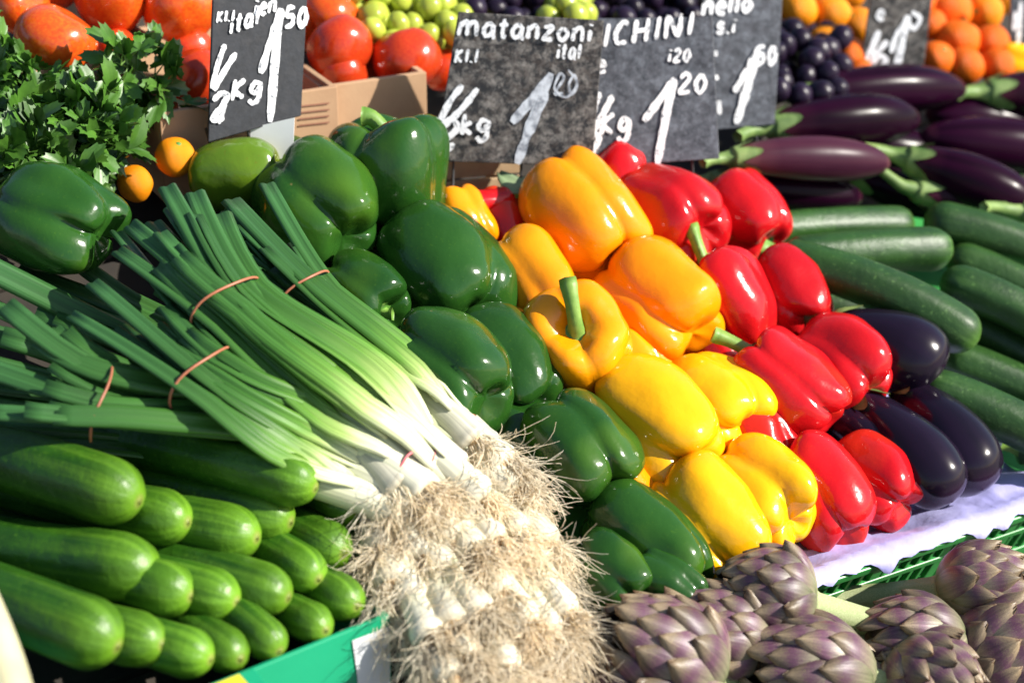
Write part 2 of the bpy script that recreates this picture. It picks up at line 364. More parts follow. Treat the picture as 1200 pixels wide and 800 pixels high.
# ------------------------------------------------------------------ bell peppers
PEAK = [(0.0, 0.36), (0.14, 0.37), (0.30, 0.46), (0.50, 0.535), (0.74, 0.50), (0.92, 0.36), (1.0, 0.12), (0.995, -0.14), (0.945, -0.34), (0.79, -0.49), (0.53, -0.555), (0.26, -0.49), (0.0, -0.43)]
CREA = [(0.0, 0.36), (0.14, 0.36), (0.30, 0.40), (0.48, 0.425), (0.67, 0.39), (0.79, 0.27), (0.85, 0.06), (0.82, -0.15), (0.70, -0.30), (0.53, -0.40), (0.34, -0.445), (0.16, -0.45), (0.0, -0.44)]
def pepper_geo(seed, wid, ln, lobes, taper, axis, roll, c, depthk=1.0, flat=0.0):
    rnd = random.Random(seed)
    M_, K = 40, 66
    pk = catmull([(r, z, 0) for r, z in PEAK], M_); cr = catmull([(r, z, 0) for r, z in CREA], M_)
    amp = [rnd.uniform(0.84, 1.10) for _ in range(lobes)]; low = [rnd.uniform(-0.06, 0.05) for _ in range(lobes)]
    ph = [rnd.uniform(-0.18, 0.18) for _ in range(lobes)]
    off = V((rnd.uniform(0, 50), rnd.uniform(0, 50), rnd.uniform(0, 50)))
    bx, by = rnd.uniform(-0.09, 0.09), rnd.uniform(-0.09, 0.09)
    z = -axis.normalized(); x = z.orthogonal().normalized(); x = Matrix.Rotation(R_(roll), 3, z) @ x; y = z.cross(x)
    vs, fs, uv = [], [], []
    def pos(i, k):
        th = 2 * math.pi * k / K
        s = th / (2 * math.pi) * lobes; li = int(s) % lobes; fr = s - int(s)      # crease at integers
        fr = min(max(fr + ph[li] * math.sin(math.pi * fr) * 0.5, 0), 1)
        g_ = max(math.sin(math.pi * fr), 0.0) ** 0.5
        sm = 1 - abs(2 * fr - 1); sm = sm * sm * (3 - 2 * sm)
        a = 1 + (amp[li] - 1) * sm; lo = low[li] * sm
        p, q = pk[i], cr[i]; gg = g_ * depthk + (1 - depthk) * 0.8
        r = q.x + (p.x - q.x) * gg; zz = q.y + (p.y - q.y) * gg
        r *= a
        if zz < 0: zz += lo * (-zz) * 1.6
        r *= 1 + taper * (zz) - 0.0
        r *= 1 + 0.05 * math.cos(2 * th + seed)
        return V((math.cos(th) * r * 0.5, math.sin(th) * r * 0.5, zz * ln))
    for i in range(M_):
        for k in range(K + 1):
            p = pos(i, k % K)
            t = p.z / ln
            d = noise.noise_vector(p * 2.6 + off) * 0.045 + noise.noise_vector(p * 7 + off) * 0.012
            p = p + d; p.x += bx * (t * t) * 1.5; p.y += by * (t * t) * 1.5
            vs.append(c + (x * p.x + y * p.y + z * p.z) * wid); uv.append((k / K, i / (M_ - 1)))
    s = K + 1
    for i in range(M_ - 1):
        for k in range(K): fs.append((i * s + k, (i + 1) * s + k, (i + 1) * s + k + 1, i * s + k + 1))
    # weld the seam and the poles
    def key(j):
        i, k = divmod(j, s)
        if i == 0: return 0
        if i == M_ - 1: return (M_ - 1) * s
        return i * s + (k % K)
    f2 = []
    for f in fs:
        q = []
        for j in f:
            kk = key(j)
            if kk not in q: q.append(kk)
        if len(q) > 2: f2.append(tuple(q))
    used = sorted({j for f in f2 for j in f}); mp = {j: n for n, j in enumerate(used)}
    return [vs[j] for j in used], [tuple(mp[j] for j in f) for f in f2], [uv[j] for j in used], (x, y, z), bx, by
def pepper(px, py, wpx, ln, ang, e, color, label, seed, lobes=4, taper=0.09, roll=0, stem=0.10, sdir=0.0, stip=None, h=0.0, depthk=1.0, cpos=None):
    c = cpos if cpos is not None else W(px, py, h)
    wid = wpx * 1.12 * mpp(c); ln *= 0.90
    ax = idir(ang, e)
    vs, fs, uv, (x, y, z), bx, by = pepper_geo(seed, wid, ln, lobes, taper, ax, roll, c, depthk)
    kind = {'green': 'green bell peppers', 'yellow': 'yellow bell peppers', 'orange': 'yellow bell peppers', 'red': 'red bell peppers'}.get(color)
    base = c - N * wid * 0.45
    t = thing('bell_pepper', label, 'pepper', base, kind)
    bo = obj('body', (vs, fs, uv), color, t); sm_ = bo.modifiers.new('soften', 'SMOOTH'); sm_.factor = 0.5; sm_.iterations = 4
    s0 = c + z * (0.345 * ln * wid) + (x * bx + y * by) * (0.18 * wid)
    side = (x * math.cos(R_(sdir)) + y * math.sin(R_(sdir)))
    if stem:
        L = stem * wid
        pts = catmull([s0 - z * 0.02 * wid, s0 + z * L * 0.35, s0 + z * L * 0.75 + side * L * 0.10, s0 + z * L + side * L * 0.28], 10)
        if stip:
            v_ = (CR * stip[0] - CU * stip[1]) * mpp(c); pts = catmull([s0 - z * 0.02 * wid, s0 + z * 0.08 * wid + v_ * 0.12, s0 + z * 0.14 * wid + v_ * 0.55, s0 + z * 0.12 * wid + v_], 10)
        rr = [wid * q * 1.12 for q in (0.10, 0.075, 0.062, 0.056, 0.054, 0.054, 0.056, 0.060, 0.068, 0.066)]
        st = obj('stem', tube(pts, rr, 10, sec=lambda i, a: 1 + 0.10 * math.cos(5 * a)), 'stem', t)
        vv, ff = [s0 + z * 0.035 * wid], []
        rnd = random.Random(seed + 5); K = 30
        for ring, (rr_, zz) in enumerate(((0.09, 0.035), (0.15, 0.028), (0.21, 0.05))):
            for k in range(K):
                a = 2 * math.pi * k / K; q = rr_ * (1 + (0.16 * math.cos(6 * a) + rnd.uniform(-.04, .04)) * (ring / 2))
                vv.append(s0 + (x * math.cos(a) + y * math.sin(a)) * q * wid + z * zz * wid)
        for k in range(K): ff.append((0, 1 + k, 1 + (k + 1) % K))
        for r in range(2):
            for k in range(K): ff.append((1 + r * K + k, 1 + (r + 1) * K + k, 1 + (r + 1) * K + (k + 1) % K, 1 + r * K + (k + 1) % K))
        obj('calyx', (vv, ff), 'calyx', st)
    return t
PEP = [
 # px, py, width, length, angle of the tip end, towards viewer, colour, label, options
 (456, 210, 130, 1.02, -84, -13, 'green', 'upright glossy green pepper with its stem up, left of the worn price board', dict(lobes=4, taper=0.34, roll=20, stem=0.30, stip=(-26, -10), h=0.03)),
 (372, 246, 126, 1.02, -48, 38, 'green', 'large green pepper on the upper leek leaves, left of the upright green pepper', dict(lobes=3, roll=40, h=0.0)),
 (345, 212, 84, 1.0, -40, 20, 'green', 'green pepper tucked behind the large one below the white card', dict(lobes=3, h=-0.01)),
 (64, 255, 116, 1.15, -22, 22, 'green', 'big green pepper at the left edge under the parsley', dict(lobes=4, roll=70, h=0.03)),
 (424, 350, 92, 1.0, 146, -28, 'green', 'green pepper with cut stem end forward, beside the top leek band', dict(lobes=4, stem=0.14)),
 (520, 322, 136, 1.06, -52, 30, 'green', 'wide two lobed green pepper below the upright green pepper', dict(lobes=3, roll=115, h=0.0)),
 (530, 437, 124, 1.12, -36, 34, 'green', 'green pepper with a dented end beside the white leek stalks', dict(lobes=3, roll=30)),
 (596, 423, 104, 1.22, -58, 26, 'green', 'long green pepper touching the stemmed amber pepper', dict(lobes=3, roll=10)),
 (687, 528, 112, 1.10, -50, 34, 'green', 'two lobed green pepper right above the leek root tips', dict(lobes=3, roll=60)),
 (610, 512, 88, 1.0, -30, 20, 'green', 'shaded green pepper peeking out behind the topmost leek roots', dict(lobes=3, h=-0.02)),
 (757, 636, 104, 1.36, -40, 26, 'green', 'long green pepper lying just above the artichokes', dict(lobes=3, roll=150, taper=0.1)),
 (716, 676, 84, 1.1, -40, 30, 'green', 'small dark green pepper squeezed between leek roots and artichoke', dict(lobes=4, h=-0.015)),
 (778, 690, 80, 1.1, -30, 20, 'green', 'lowest green pepper, mostly under the long one by the artichokes', dict(lobes=3, h=-0.03)),
 (542, 262, 66, 1.1, -60, 10, 'orange', 'small amber pepper behind the upright green pepper', dict(h=-0.01)),
 (622, 330, 96, 1.15, -55, 22, 'orange', 'amber pepper shaded on the left, beside the wide green pepper', dict(lobes=4, roll=20)),
 (680, 256, 118, 1.16, -50, 22, 'orange', 'topmost amber yellow pepper leaning right under the price boards', dict(lobes=3, roll=75, taper=0.05, h=0.015)),
 (768, 360, 122, 1.04, -42, 32, 'orange', 'plump amber pepper right of the one with the green stem', dict(lobes=3, roll=140)),
 (678, 404, 122, 0.98, -84, -68, 'orange', 'amber pepper facing forward with a long green stem', dict(lobes=4, roll=55, stem=0.66, stip=(-10, -56), h=0.028, depthk=0.55)),
 (765, 500, 132, 1.10, -40, 30, 'yellow', 'large yellow pepper directly below the stemmed amber pepper', dict(lobes=3, roll=10, h=0.0)),
 (838, 478, 112, 1.06, -30, 44, 'yellow', 'yellow pepper with knobbly end beside the stemmed red pepper', dict(lobes=4, roll=50, h=0.01)),
 (820, 618, 120, 1.16, -52, 22, 'yellow', 'long yellow pepper behind the lone upper artichoke', dict(lobes=3, roll=40, taper=0.08)),
 (890, 586, 112, 1.05, -34, 46, 'yellow', 'lowest yellow pepper on the right, with a lobed end', dict(lobes=4, roll=20, h=0.005)),
 (715, 207, 82, 1.0, 60, 10, 'red', 'red pepper at the foot of the zucchini price board', dict(lobes=3, h=0.0)),
 (788, 252, 114, 1.02, -30, 46, 'red', 'big red pepper with crinkled lobes under the zucchini board', dict(lobes=4, roll=15, h=0.01)),
 (874, 254, 88, 1.05, -50, 28, 'red', 'topmost red pepper beside the purple aubergines', dict(lobes=3, roll=100)),
 (592, 264, 74, 1.1, -60, 10, 'red', 'red pepper in shade between upright green and top amber peppers', dict(lobes=4, h=-0.02)),
 (850, 352, 100, 1.06, -62, 4, 'red', 'red pepper with a tall upright stem and wrinkled sides', dict(lobes=4, roll=30, stem=0.52, stip=(-16, -46), h=0.01)),
 (924, 342, 82, 1.12, -58, 26, 'red', 'red pepper beside the long courgettes', dict(lobes=3, roll=20)),
 (924, 452, 112, 1.12, -42, 14, 'red', 'red pepper with short thick stem and one long flat highlight', dict(lobes=3, roll=80, stem=0.50, stip=(-46, -20), taper=0.0, h=0.03)),
 (985, 436, 104, 1.08, -36, 46, 'red', 'deep lobed red pepper against the round black aubergine', dict(lobes=4, roll=10)),
 (962, 578, 102, 1.18, -58, 24, 'red', 'lower red pepper touching the lowest yellow pepper on tissue', dict(lobes=3, roll=45)),
 (1024, 562, 94, 1.08, -42, 44, 'red', 'lowest red pepper on the right, on tissue by the aubergines', dict(lobes=4, roll=75)),
 # shaded ones seen in the gaps
 (436, 312, 54, 1.0, -60, 10, 'red', 'small red pepper in deep shade beneath the upright green pepper', dict(h=-0.04)),
 (843, 424, 72, 1.1, -60, 10, 'red', 'red pepper in shade under the short stem', dict(h=-0.035)),
 (892, 512, 72, 1.1, -60, 10, 'red', 'shaded red pepper between yellow and lower red peppers', dict(h=-0.035)),
 (748, 580, 80, 1.1, -60, 10, 'orange', 'shaded amber pepper in the gap above the long green pepper', dict(h=-0.035)),
 (748, 428, 70, 1.1, -60, 10, 'orange', 'amber pepper deep in the gap below the plump one', dict(h=-0.035)),
 (640, 478, 70, 1.1, -60, 10, 'green', 'green pepper deep in the gap beside the stemmed amber pepper', dict(h=-0.04)),
]
# settle the pile: slide each pepper along its own sight line until neighbours just touch
S_ = []
for p in PEP:
    d = ray(p[0], p[1]); t = depth(p[0], p[1], p[8].get('h', 0)); r = p[2] * 0.5 * t * T / 600 * (0.55 + 0.45 * p[3])
    S_.append([d, t, t, r, p[1]])
for it in range(60):
    for i in range(len(S_)):
        for j in range(i):
            a, b = S_[i], S_[j]
            v = (a[0] * a[1]) - (b[0] * b[1]); ov = 0.84 * (a[3] + b[3]) - v.length
            if ov > 0:
                f, k = (a, b) if (a[1] - a[2]) * 0 + a[4] - 900 * (a[1] - 1.6) > b[4] - 900 * (b[1] - 1.6) else (b, a)
                if f[2] - f[1] < 0.035: f[1] -= ov * 0.12
                if k[1] - k[2] < 0.03: k[1] += ov * 0.12
for i, p in enumerate(PEP):
    kw = dict(p[8]); kw.pop('h', None)
    pepper(p[0], p[1], p[2], p[3], p[4], p[5], p[6], p[7], 100 + i * 7, cpos=CAM + S_[i][0] * S_[i][1], **kw)
t = pepper(277, 204, 82, 1.15, 8, 5, 'turning', 'green fruit blushed brown below the cardboard box', 901, lobes=3, depthk=0.25, taper=0.0, stem=0, h=0.0)
t.name = 'mango'; t['category'] = 'fruit'

# ------------------------------------------------------------------ rods: cucumbers, courgettes, aubergines
def rod_pts(p0, p1, bend, n, bd=None):
    """points from the stem end p0 to the tip p1, bowed by bend metres; dense at both ends"""
    d = p1 - p0; L = d.length; bd = bd if bd is not None else N
    pts, ss = [], []
    for k in range(n):
        s = k / (n - 1); s = 0.5 - 0.5 * math.cos(math.pi * s)
        pts.append(p0 + d * s + bd * (bend * 4 * s * (1 - s))); ss.append(s)
    return pts, ss, L
def cap_r(s, L, r, c0, c1):
    x = 1.0
    d0 = s * L / (c0 * r); d1 = (1 - s) * L / (c1 * r)
    if d0 < 1: x *= math.sqrt(max(0, 1 - (1 - d0) ** 2))
    if d1 < 1: x *= max(0, 1 - (1 - d1) ** 2.2) ** 0.5
    return x
def cucumber(px, py, rpx, ln, label, seed, h=0.0, jit=(0, 0), bend=0.006):
    rnd = random.Random(seed)
    c = W(px, py, h); r = rpx * mpp(c)
    a = V((-0.88 + jit[0], 0.45 + jit[1], -0.05)).normalized()
    tip = c - a * r * 0.85; p0 = c + a * ln
    pts, ss, L = rod_pts(p0, tip, bend, 44)
    off = rnd.uniform(0, 40)
    r *= rnd.uniform(0.86, 0.95)
    rad = [max(r * cap_r(s, L, r, 1.3, 1.3) * (1 - 0.12 * (1 - s) + 0.06 * noise.noise(V((s * 4, off, 0)))), 0.0003) for s in ss]
    nr = 9
    def sec(i, an): return 1 + 0.020 * math.cos(nr * an + off + 0.8 * noise.noise(V((ss[i] * 5, off, 3)))) + 0.035 * noise.noise(V((math.cos(an) * 1.5, math.sin(an) * 1.5 + off, ss[i] * 9)))
    o = obj('cucumber', tube(pts, rad, 36, sec, vs_=ss), 'cucumber', loc=c - N * r)
    tag(o, label, 'cucumber', 'cucumbers stacked in the teal carton')
    return o
CUC = [
 (132, 580, 47, 0.30, 'thickest upper left cucumber, its tip above the long middle one', 0.012, (0, 0.02)),
 (150, 663, 45, 0.30, 'cucumber running in from the left at mid height of the stack', 0.0, (-0.02, -0.10)),
 (108, 748, 47, 0.30, 'lowest left cucumber, nearest the pale stalk in the corner', 0.0, (0, 0.04)),
 (196, 606, 36, 0.28, 'short tip showing just right of the thickest upper cucumber', 0.0, (0, 0)),
 (272, 624, 41, 0.28, 'stout cucumber in the middle of the upper row', 0.0, (0, -0.05)),
 (316, 606, 36, 0.28, 'slender cucumber lying right under the topmost long one', 0.0, (0, 0.0)),
 (344, 566, 37, 0.27, 'topmost long cucumber lying against the leeks', 0.03, (0, -0.02)),
 (402, 592, 33, 0.26, 'cucumber end touching the white leek stalks, top right of the stack', 0.0, (0.22, 0.25)),
 (386, 640, 33, 0.26, 'cucumber end second from the top on the right side of the stack', 0.0, (0.22, 0.25)),
 (357, 669, 33, 0.26, 'glossy ribbed cucumber end left of the two right hand ones', 0.0, (0.22, 0.25)),
 (312, 693, 38, 0.27, 'large striped cucumber end in the middle row, third from right', 0.0, (0.02, 0)),
 (252, 698, 37, 0.27, 'cucumber end at the centre of the middle row', 0.0, (0, 0)),
 (198, 692, 38, 0.28, 'cucumber end just under the tip of the left mid cucumber', 0.0, (0, 0)),
 (404, 702, 29, 0.25, 'rightmost cucumber end, next to the leek roots', 0.0, (0.22, 0.25)),
 (367, 729, 30, 0.25, 'cucumber end just above the teal carton edge, second from right', 0.0, (0.22, 0.25)),
 (314, 754, 28, 0.25, 'small round cucumber end low on the right, by the carton rim', 0.0, (0.22, 0.25)),
 (268, 763, 29, 0.25, 'thin creased cucumber end in the bottom row', 0.0, (0.22, 0.25)),
 (224, 766, 34, 0.26, 'bottom row cucumber end above the yellow print', 0.0, (0, 0)),
 (164, 748, 39, 0.27, 'bottom row cucumber right of the lowest left one', 0.0, (0, 0)),
]
for i, (px, py, r, ln, lab, h, j) in enumerate(CUC):
    cucumber(px, py, r, ln, lab, 300 + i, h, j, bend=random.Random(i).uniform(-0.010, 0.016))

def courgette(a, b, rpx, label, seed, h0=0.0, h1=0.0, bend=0.006):
    p0, p1 = W(*a, h0), W(*b, h1); r = rpx * mpp((p0 + p1) / 2)
    pts, ss, L = rod_pts(p0, p1, bend, 40); off = seed * 1.7
    rad = [max(r * cap_r(s, L, r, 0.5, 1.1) * (0.86 + 0.14 * s), 0.0003) for s in ss]
    sec = lambda i, an: 1 + 0.022 * math.cos(6 * an + off) + 0.02 * noise.noise(V((math.cos(an), math.sin(an) + off, ss[i] * 6)))
    t = thing('courgette', label, 'courgette', (p0 + p1) / 2 - N * r, 'courgettes')
    obj('body', tube(pts, rad, 30, sec, vs_=ss), 'zucchini', t)
    ax = (p0 - p1).normalized()
    obj('stem', tube([p0 - ax * r * 0.15, p0 + ax * r * 0.3, p0 + ax * r * 0.75], [r * 0.55, r * 0.42, r * 0.44], 10, lambda i, a_: 1 + 0.12 * math.cos(5 * a_)), 'stem', t)
COU = [
 ((880, 272), (1066, 264), 24, 'courgette right above the one with a bright green end', -0.005, -0.01, 0.004),
 ((925, 302), (1112, 292), 27, 'short courgette with a bright green end', 0.01, 0.02, 0.004),
 ((912, 302), (1144, 402), 29, 'long courgette lying diagonally above the black aubergine', 0.01, 0.02, 0.014),
 ((1270, 322), (1082, 258), 26, 'courgette at the right edge just under the aubergines', 0.0, 0.0, 0.010),
 ((1280, 386), (1110, 300), 24, 'courgette at the right edge, second from the aubergines', -0.01, -0.01, 0.008),
 ((1290, 430), (1102, 328), 27, 'courgette at right with its pale tip by the bright green end', 0.005, 0.012, 0.012),
 ((1300, 560), (1075, 452), 29, 'lowest courgette, running down to the lavender tissue', 0.0, 0.0, 0.010),
 ((1300, 500), (1100, 415), 26, 'dark courgette in shade under the diagonal one', -0.03, -0.03, 0.004),
 ((1290, 468), (1120, 372), 25, 'shaded courgette at the right edge in the middle of the heap', -0.025, -0.025, 0.004),
 ((920, 345), (1060, 390), 24, 'shaded courgette behind the red peppers', -0.035, -0.035, 0.002),
 ((1190, 520), (1290, 545), 26, 'courgette end at the right edge beside the tissue', -0.03, -0.03, 0.002),
]
for i, c in enumerate(COU): courgette(c[0], c[1], c[2], c[3], 40 + i, c[4], c[5], c[6])

APROF = [(0.0, 0.42), (0.06, 0.52), (0.16, 0.62), (0.30, 0.76), (0.45, 0.90), (0.62, 1.0), (0.76, 0.99), (0.87, 0.88), (0.94, 0.68), (0.98, 0.42), (1.0, 0.02)]
LPROF = [(0.0, 0.40), (0.06, 0.52), (0.16, 0.72), (0.30, 0.88), (0.45, 0.98), (0.60, 1.0), (0.74, 0.92), (0.86, 0.74), (0.94, 0.50), (0.985, 0.26), (1.0, 0.02)]
def aubergine(a, b, rpx, label, seed, h0=0, h1=0, m='longaub', bend=0.004, prof=LPROF, grp='long purple aubergines', stem=1.0, sside=0.0):
    p0, p1 = W(*a, h0), W(*b, h1); r = rpx * mpp((p0 + p1) / 2)
    pts, ss, L = rod_pts(p0, p1, bend, 40); off = seed * 3.1
    R = [r * interp(prof, s) for s in ss]
    R = [R[0]] + [(R[i - 1] + 2 * R[i] + R[i + 1]) / 4 for i in range(1, 39)] + [R[-1]]
    R[-2] = min(R[-2], math.sqrt(max(0, 1 - (1 - (1 - ss[-2]) * L / r) ** 2)) * r)
    sec = lambda i, an: 1 + 0.025 * noise.noise(V((math.cos(an), math.sin(an) + off, ss[i] * 4)))
    t = thing('aubergine', label, 'aubergine', (p0 + p1) / 2 - N * r, grp)
    obj('body', tube(pts, R, 32, sec, vs_=ss), m, t)
    # calyx: pointed sepals hugging the shoulder
    fr = frames(pts); vs, fs = [], []; K, Mv = 40, 8
    for j in range(Mv + 1):
        for k in range(K):
            an = 2 * math.pi * k / K
            sl_ = (0.035 + 0.13 * abs(math.cos(2.5 * an + off)) ** 1.6) * (j / Mv) * (0.10 / L + 0.3)
            i = max([q for q in range(40) if ss[q] <= sl_]); i2 = min(i + 1, 39)
            f = (sl_ - ss[i]) / max(ss[i2] - ss[i], 1e-6)
            p = pts[i].lerp(pts[i2], f); rr = (R[i] + (R[i2] - R[i]) * f) * 1.03 + 0.0018 * (1.0 if j < Mv else 1.6)
            tt, u, bb = fr[i]
            vs.append(p - u * math.cos(an) * rr + bb * math.sin(an) * rr)
    for j in range(Mv):
        for k in range(K): fs.append((j * K + k, j * K + (k + 1) % K, (j + 1) * K + (k + 1) % K, (j + 1) * K + k))
    c0 = len(vs); ax = (p0 - pts[3]).normalized(); vs.append(p0 + ax * r * 0.12)
    for k in range(K): fs.append((k, c0, (k + 1) % K))
    ca = obj('calyx', (vs, fs), 'aubgreen', t)
    if stem:
        sd = ax.cross(N).normalized()
        sp = catmull([p0 - ax * r * 0.1, p0 + ax * r * 0.5 * stem, p0 + ax * r * 1.1 * stem + (sd * sside + N * 0.15) * r, p0 + ax * r * 1.6 * stem + (sd * sside * 2.2 + N * 0.2) * r], 10)
        obj('stem', tube(sp, [r * q for q in (0.42, 0.36, 0.30, 0.26, 0.23, 0.21, 0.20, 0.20, 0.21, 0.22)], 10, lambda i, q: 1 + 0.1 * math.cos(5 * q)), 'aubgreen', ca)
    return t
AUB = [
 ((935, 112), (1131, 106), 26, 'long purple aubergine at the very top of the heap', 0.012, 0.014, 'longaub', 0.006),
 ((903, 150), (1076, 140), 29, 'long purple aubergine with its stem pointing at the grey board', 0.015, 0.02, 'longaub', 0.004),
 ((858, 186), (1042, 192), 24, 'dull pale purple aubergine above the courgettes', 0.02, 0.02, 'paleaub', 0.004),
 ((1156, 108), (1330, 120), 28, 'aubergine with green calyx at right edge under the oranges', 0.012, 0.012, 'longaub', 0.004),
 ((1300, 190), (1078, 160), 29, 'dark aubergine at right, under the topmost long one', -0.005, -0.005, 'longaub', 0.004),
 ((1062, 186), (1215, 246), 29, 'dark aubergine slanting down right from its small green stem', 0.012, 0.008, 'longaub', 0.004),
 ((1072, 222), (1230, 262), 24, 'aubergine with curved pale stem beside the dull purple one', -0.002, -0.025, 'longaub', 0.0),
 ((1194, 248), (1330, 275), 26, 'aubergine at right edge showing a green stem above the courgettes', 0.012, -0.01, 'longaub', 0.0),
 ((830, 215), (1010, 232), 25, 'nearly black aubergine in shade beneath the dull purple one', -0.025, -0.025, 'longaub', 0.0),
 ((1000, 205), (1120, 245), 23, 'shadowed aubergine deep in the middle of the heap', -0.035, -0.035, 'longaub', 0.0),
 ((1230, 150), (1085, 132), 24, 'shaded aubergine right below the topmost pair', -0.02, -0.02, 'longaub', 0.0),
 ((985, 165), (1110, 185), 24, 'shadowed aubergine between the two upper long ones', -0.02, -0.03, 'longaub', 0.0),
]
for i, q in enumerate(AUB):
    aubergine(q[0], q[1], q[2] * 1.12, q[3], 10 + i, q[4], q[5], q[6], q[7], sside=(0.35 if i == 6 else -0.2), stem=1.3 if i in (6, 7) else 1.0)
BAU = [
 ((975, 385), (1102, 440), 49, 'round ended black aubergine between red pepper and courgettes', 0.0, 0.012),
 ((1005, 470), (1116, 588), 43, 'black aubergine with long white highlight next to the lowest red pepper', -0.005, 0.0),
 ((1058, 455), (1152, 574), 45, 'black aubergine lying on the lavender tissue', -0.01, -0.004),
 ((960, 480), (1085, 572), 34, 'black aubergine showing a sliver behind the lowest red pepper', -0.02, -0.01),
 ((965, 430), (1040, 462), 34, 'dark aubergine edge right behind the deep lobed red pepper', -0.03, -0.02),
]
for i, q in enumerate(BAU):
    aubergine(q[0], q[1], q[2], q[3], 60 + i, q[4], q[5], 'aub', 0.006, APROF, 'round black aubergines', stem=0.5)

# ------------------------------------------------------------------ leeks
def leaf_geo(pts, wid, up, ts, thick=0.0016, curl=0.5, seed=0):
    """gutter shaped blade with real thickness"""
    fr = frames(pts, up); vs, fs, uv = [], [], []; n = 7
    for i, (p, (t, u, b)) in enumerate(zip(pts, fr)):
        w_ = wid[i] / 2; cu = curl if not isinstance(curl, list) else curl[i]
        for side in (0, 1):
            for k in range(n):
                x = -1 + 2 * k / (n - 1)
                if side: x = -x
                th = cu * x * 1.35
                yy = (math.cos(th) - 1) * w_ / max(cu, 0.15) * 0.75
                xx = math.sin(th) / max(math.sin(cu * 1.35), 0.1) * w_ if cu > 0.1 else x * w_
                yy -= (thick if side else 0) * (1 - 0.6 * abs(x))
                kink = 0.0022 * abs(x) if False else -0.0034 * max(0, 1 - 1.6 * abs(x))
                vs.append(p + b * xx + u * (yy + kink)); uv.append(((x + 1) / 2 * 0.5 + seed * 0.37, ts[i]))
    s = 2 * n
    for i in range(len(pts) - 1):
        for k in range(s): fs.append((i * s + k, i * s + (k + 1) % s, (i + 1) * s + (k + 1) % s, (i + 1) * s + k))
    fs.append(tuple(range(s))[::-1]); m = (len(pts) - 1) * s; fs.append(tuple(m + k for k in range(s)))
    return vs, fs, uv
def roots_geo(p, d, n, ln, seed, spread=0.75, rad=0.016):
    rnd = random.Random(seed); vs, fs = [], []
    x = d.orthogonal().normalized(); y = d.cross(x)
    cl_ = [(rnd.uniform(0, 6.283), rnd.random()) for _ in range(13)]
    for q in range(n):
        ca_, cr_ = cl_[rnd.randrange(13)]; a = ca_ + rnd.uniform(-0.5, 0.5); rr = math.sqrt(rnd.random()) * rad * 0.8
        o = p + (x * math.cos(a) + y * math.sin(a)) * rr + d * rnd.uniform(-0.004, 0.002)
        sp = spread * (0.15 + 1.0 * cr_) + rnd.uniform(-0.1, 0.1)
        a2 = ca_ + rnd.uniform(-0.35, 0.35)
        v = (d + (x * math.cos(a2) + y * math.sin(a2)) * sp).normalized()
        L = ln * rnd.uniform(0.35, 1.15); sg = 8; r0 = rnd.uniform(0.00025, 0.00065)
        c = o.copy(); k1 = V((rnd.uniform(-1, 1), rnd.uniform(-1, 1), rnd.uniform(-1, 1)))
        P = [c.copy()]
        curl = rnd.uniform(0.15, 0.62)
        for s in range(sg):
            k1 = (k1 + V((rnd.uniform(-1, 1), rnd.uniform(-1, 1), rnd.uniform(-1, 1))) * 0.7).normalized()
            v = (v + k1 * curl + V((0, -0.05, -0.24))).normalized(); c = c + v * (L / sg); P.append(c.copy())
        b0 = len(vs)
        for s, pt in enumerate(P):
            t = (P[min(s + 1, sg)] - P[max(s - 1, 0)]).normalized(); e = t.orthogonal().normalized(); f = t.cross(e)
            r = r0 * (1 - 0.6 * s / sg)
            for k in range(3):
                an = 2.094 * k; vs.append(pt + e * math.cos(an) * r + f * math.sin(an) * r)
        for s in range(sg):
            for k in range(3): fs.append((b0 + s * 3 + k, b0 + s * 3 + (k + 1) % 3, b0 + s * 3 + 3 + (k + 1) % 3, b0 + s * 3 + 3 + k))
    return vs, fs
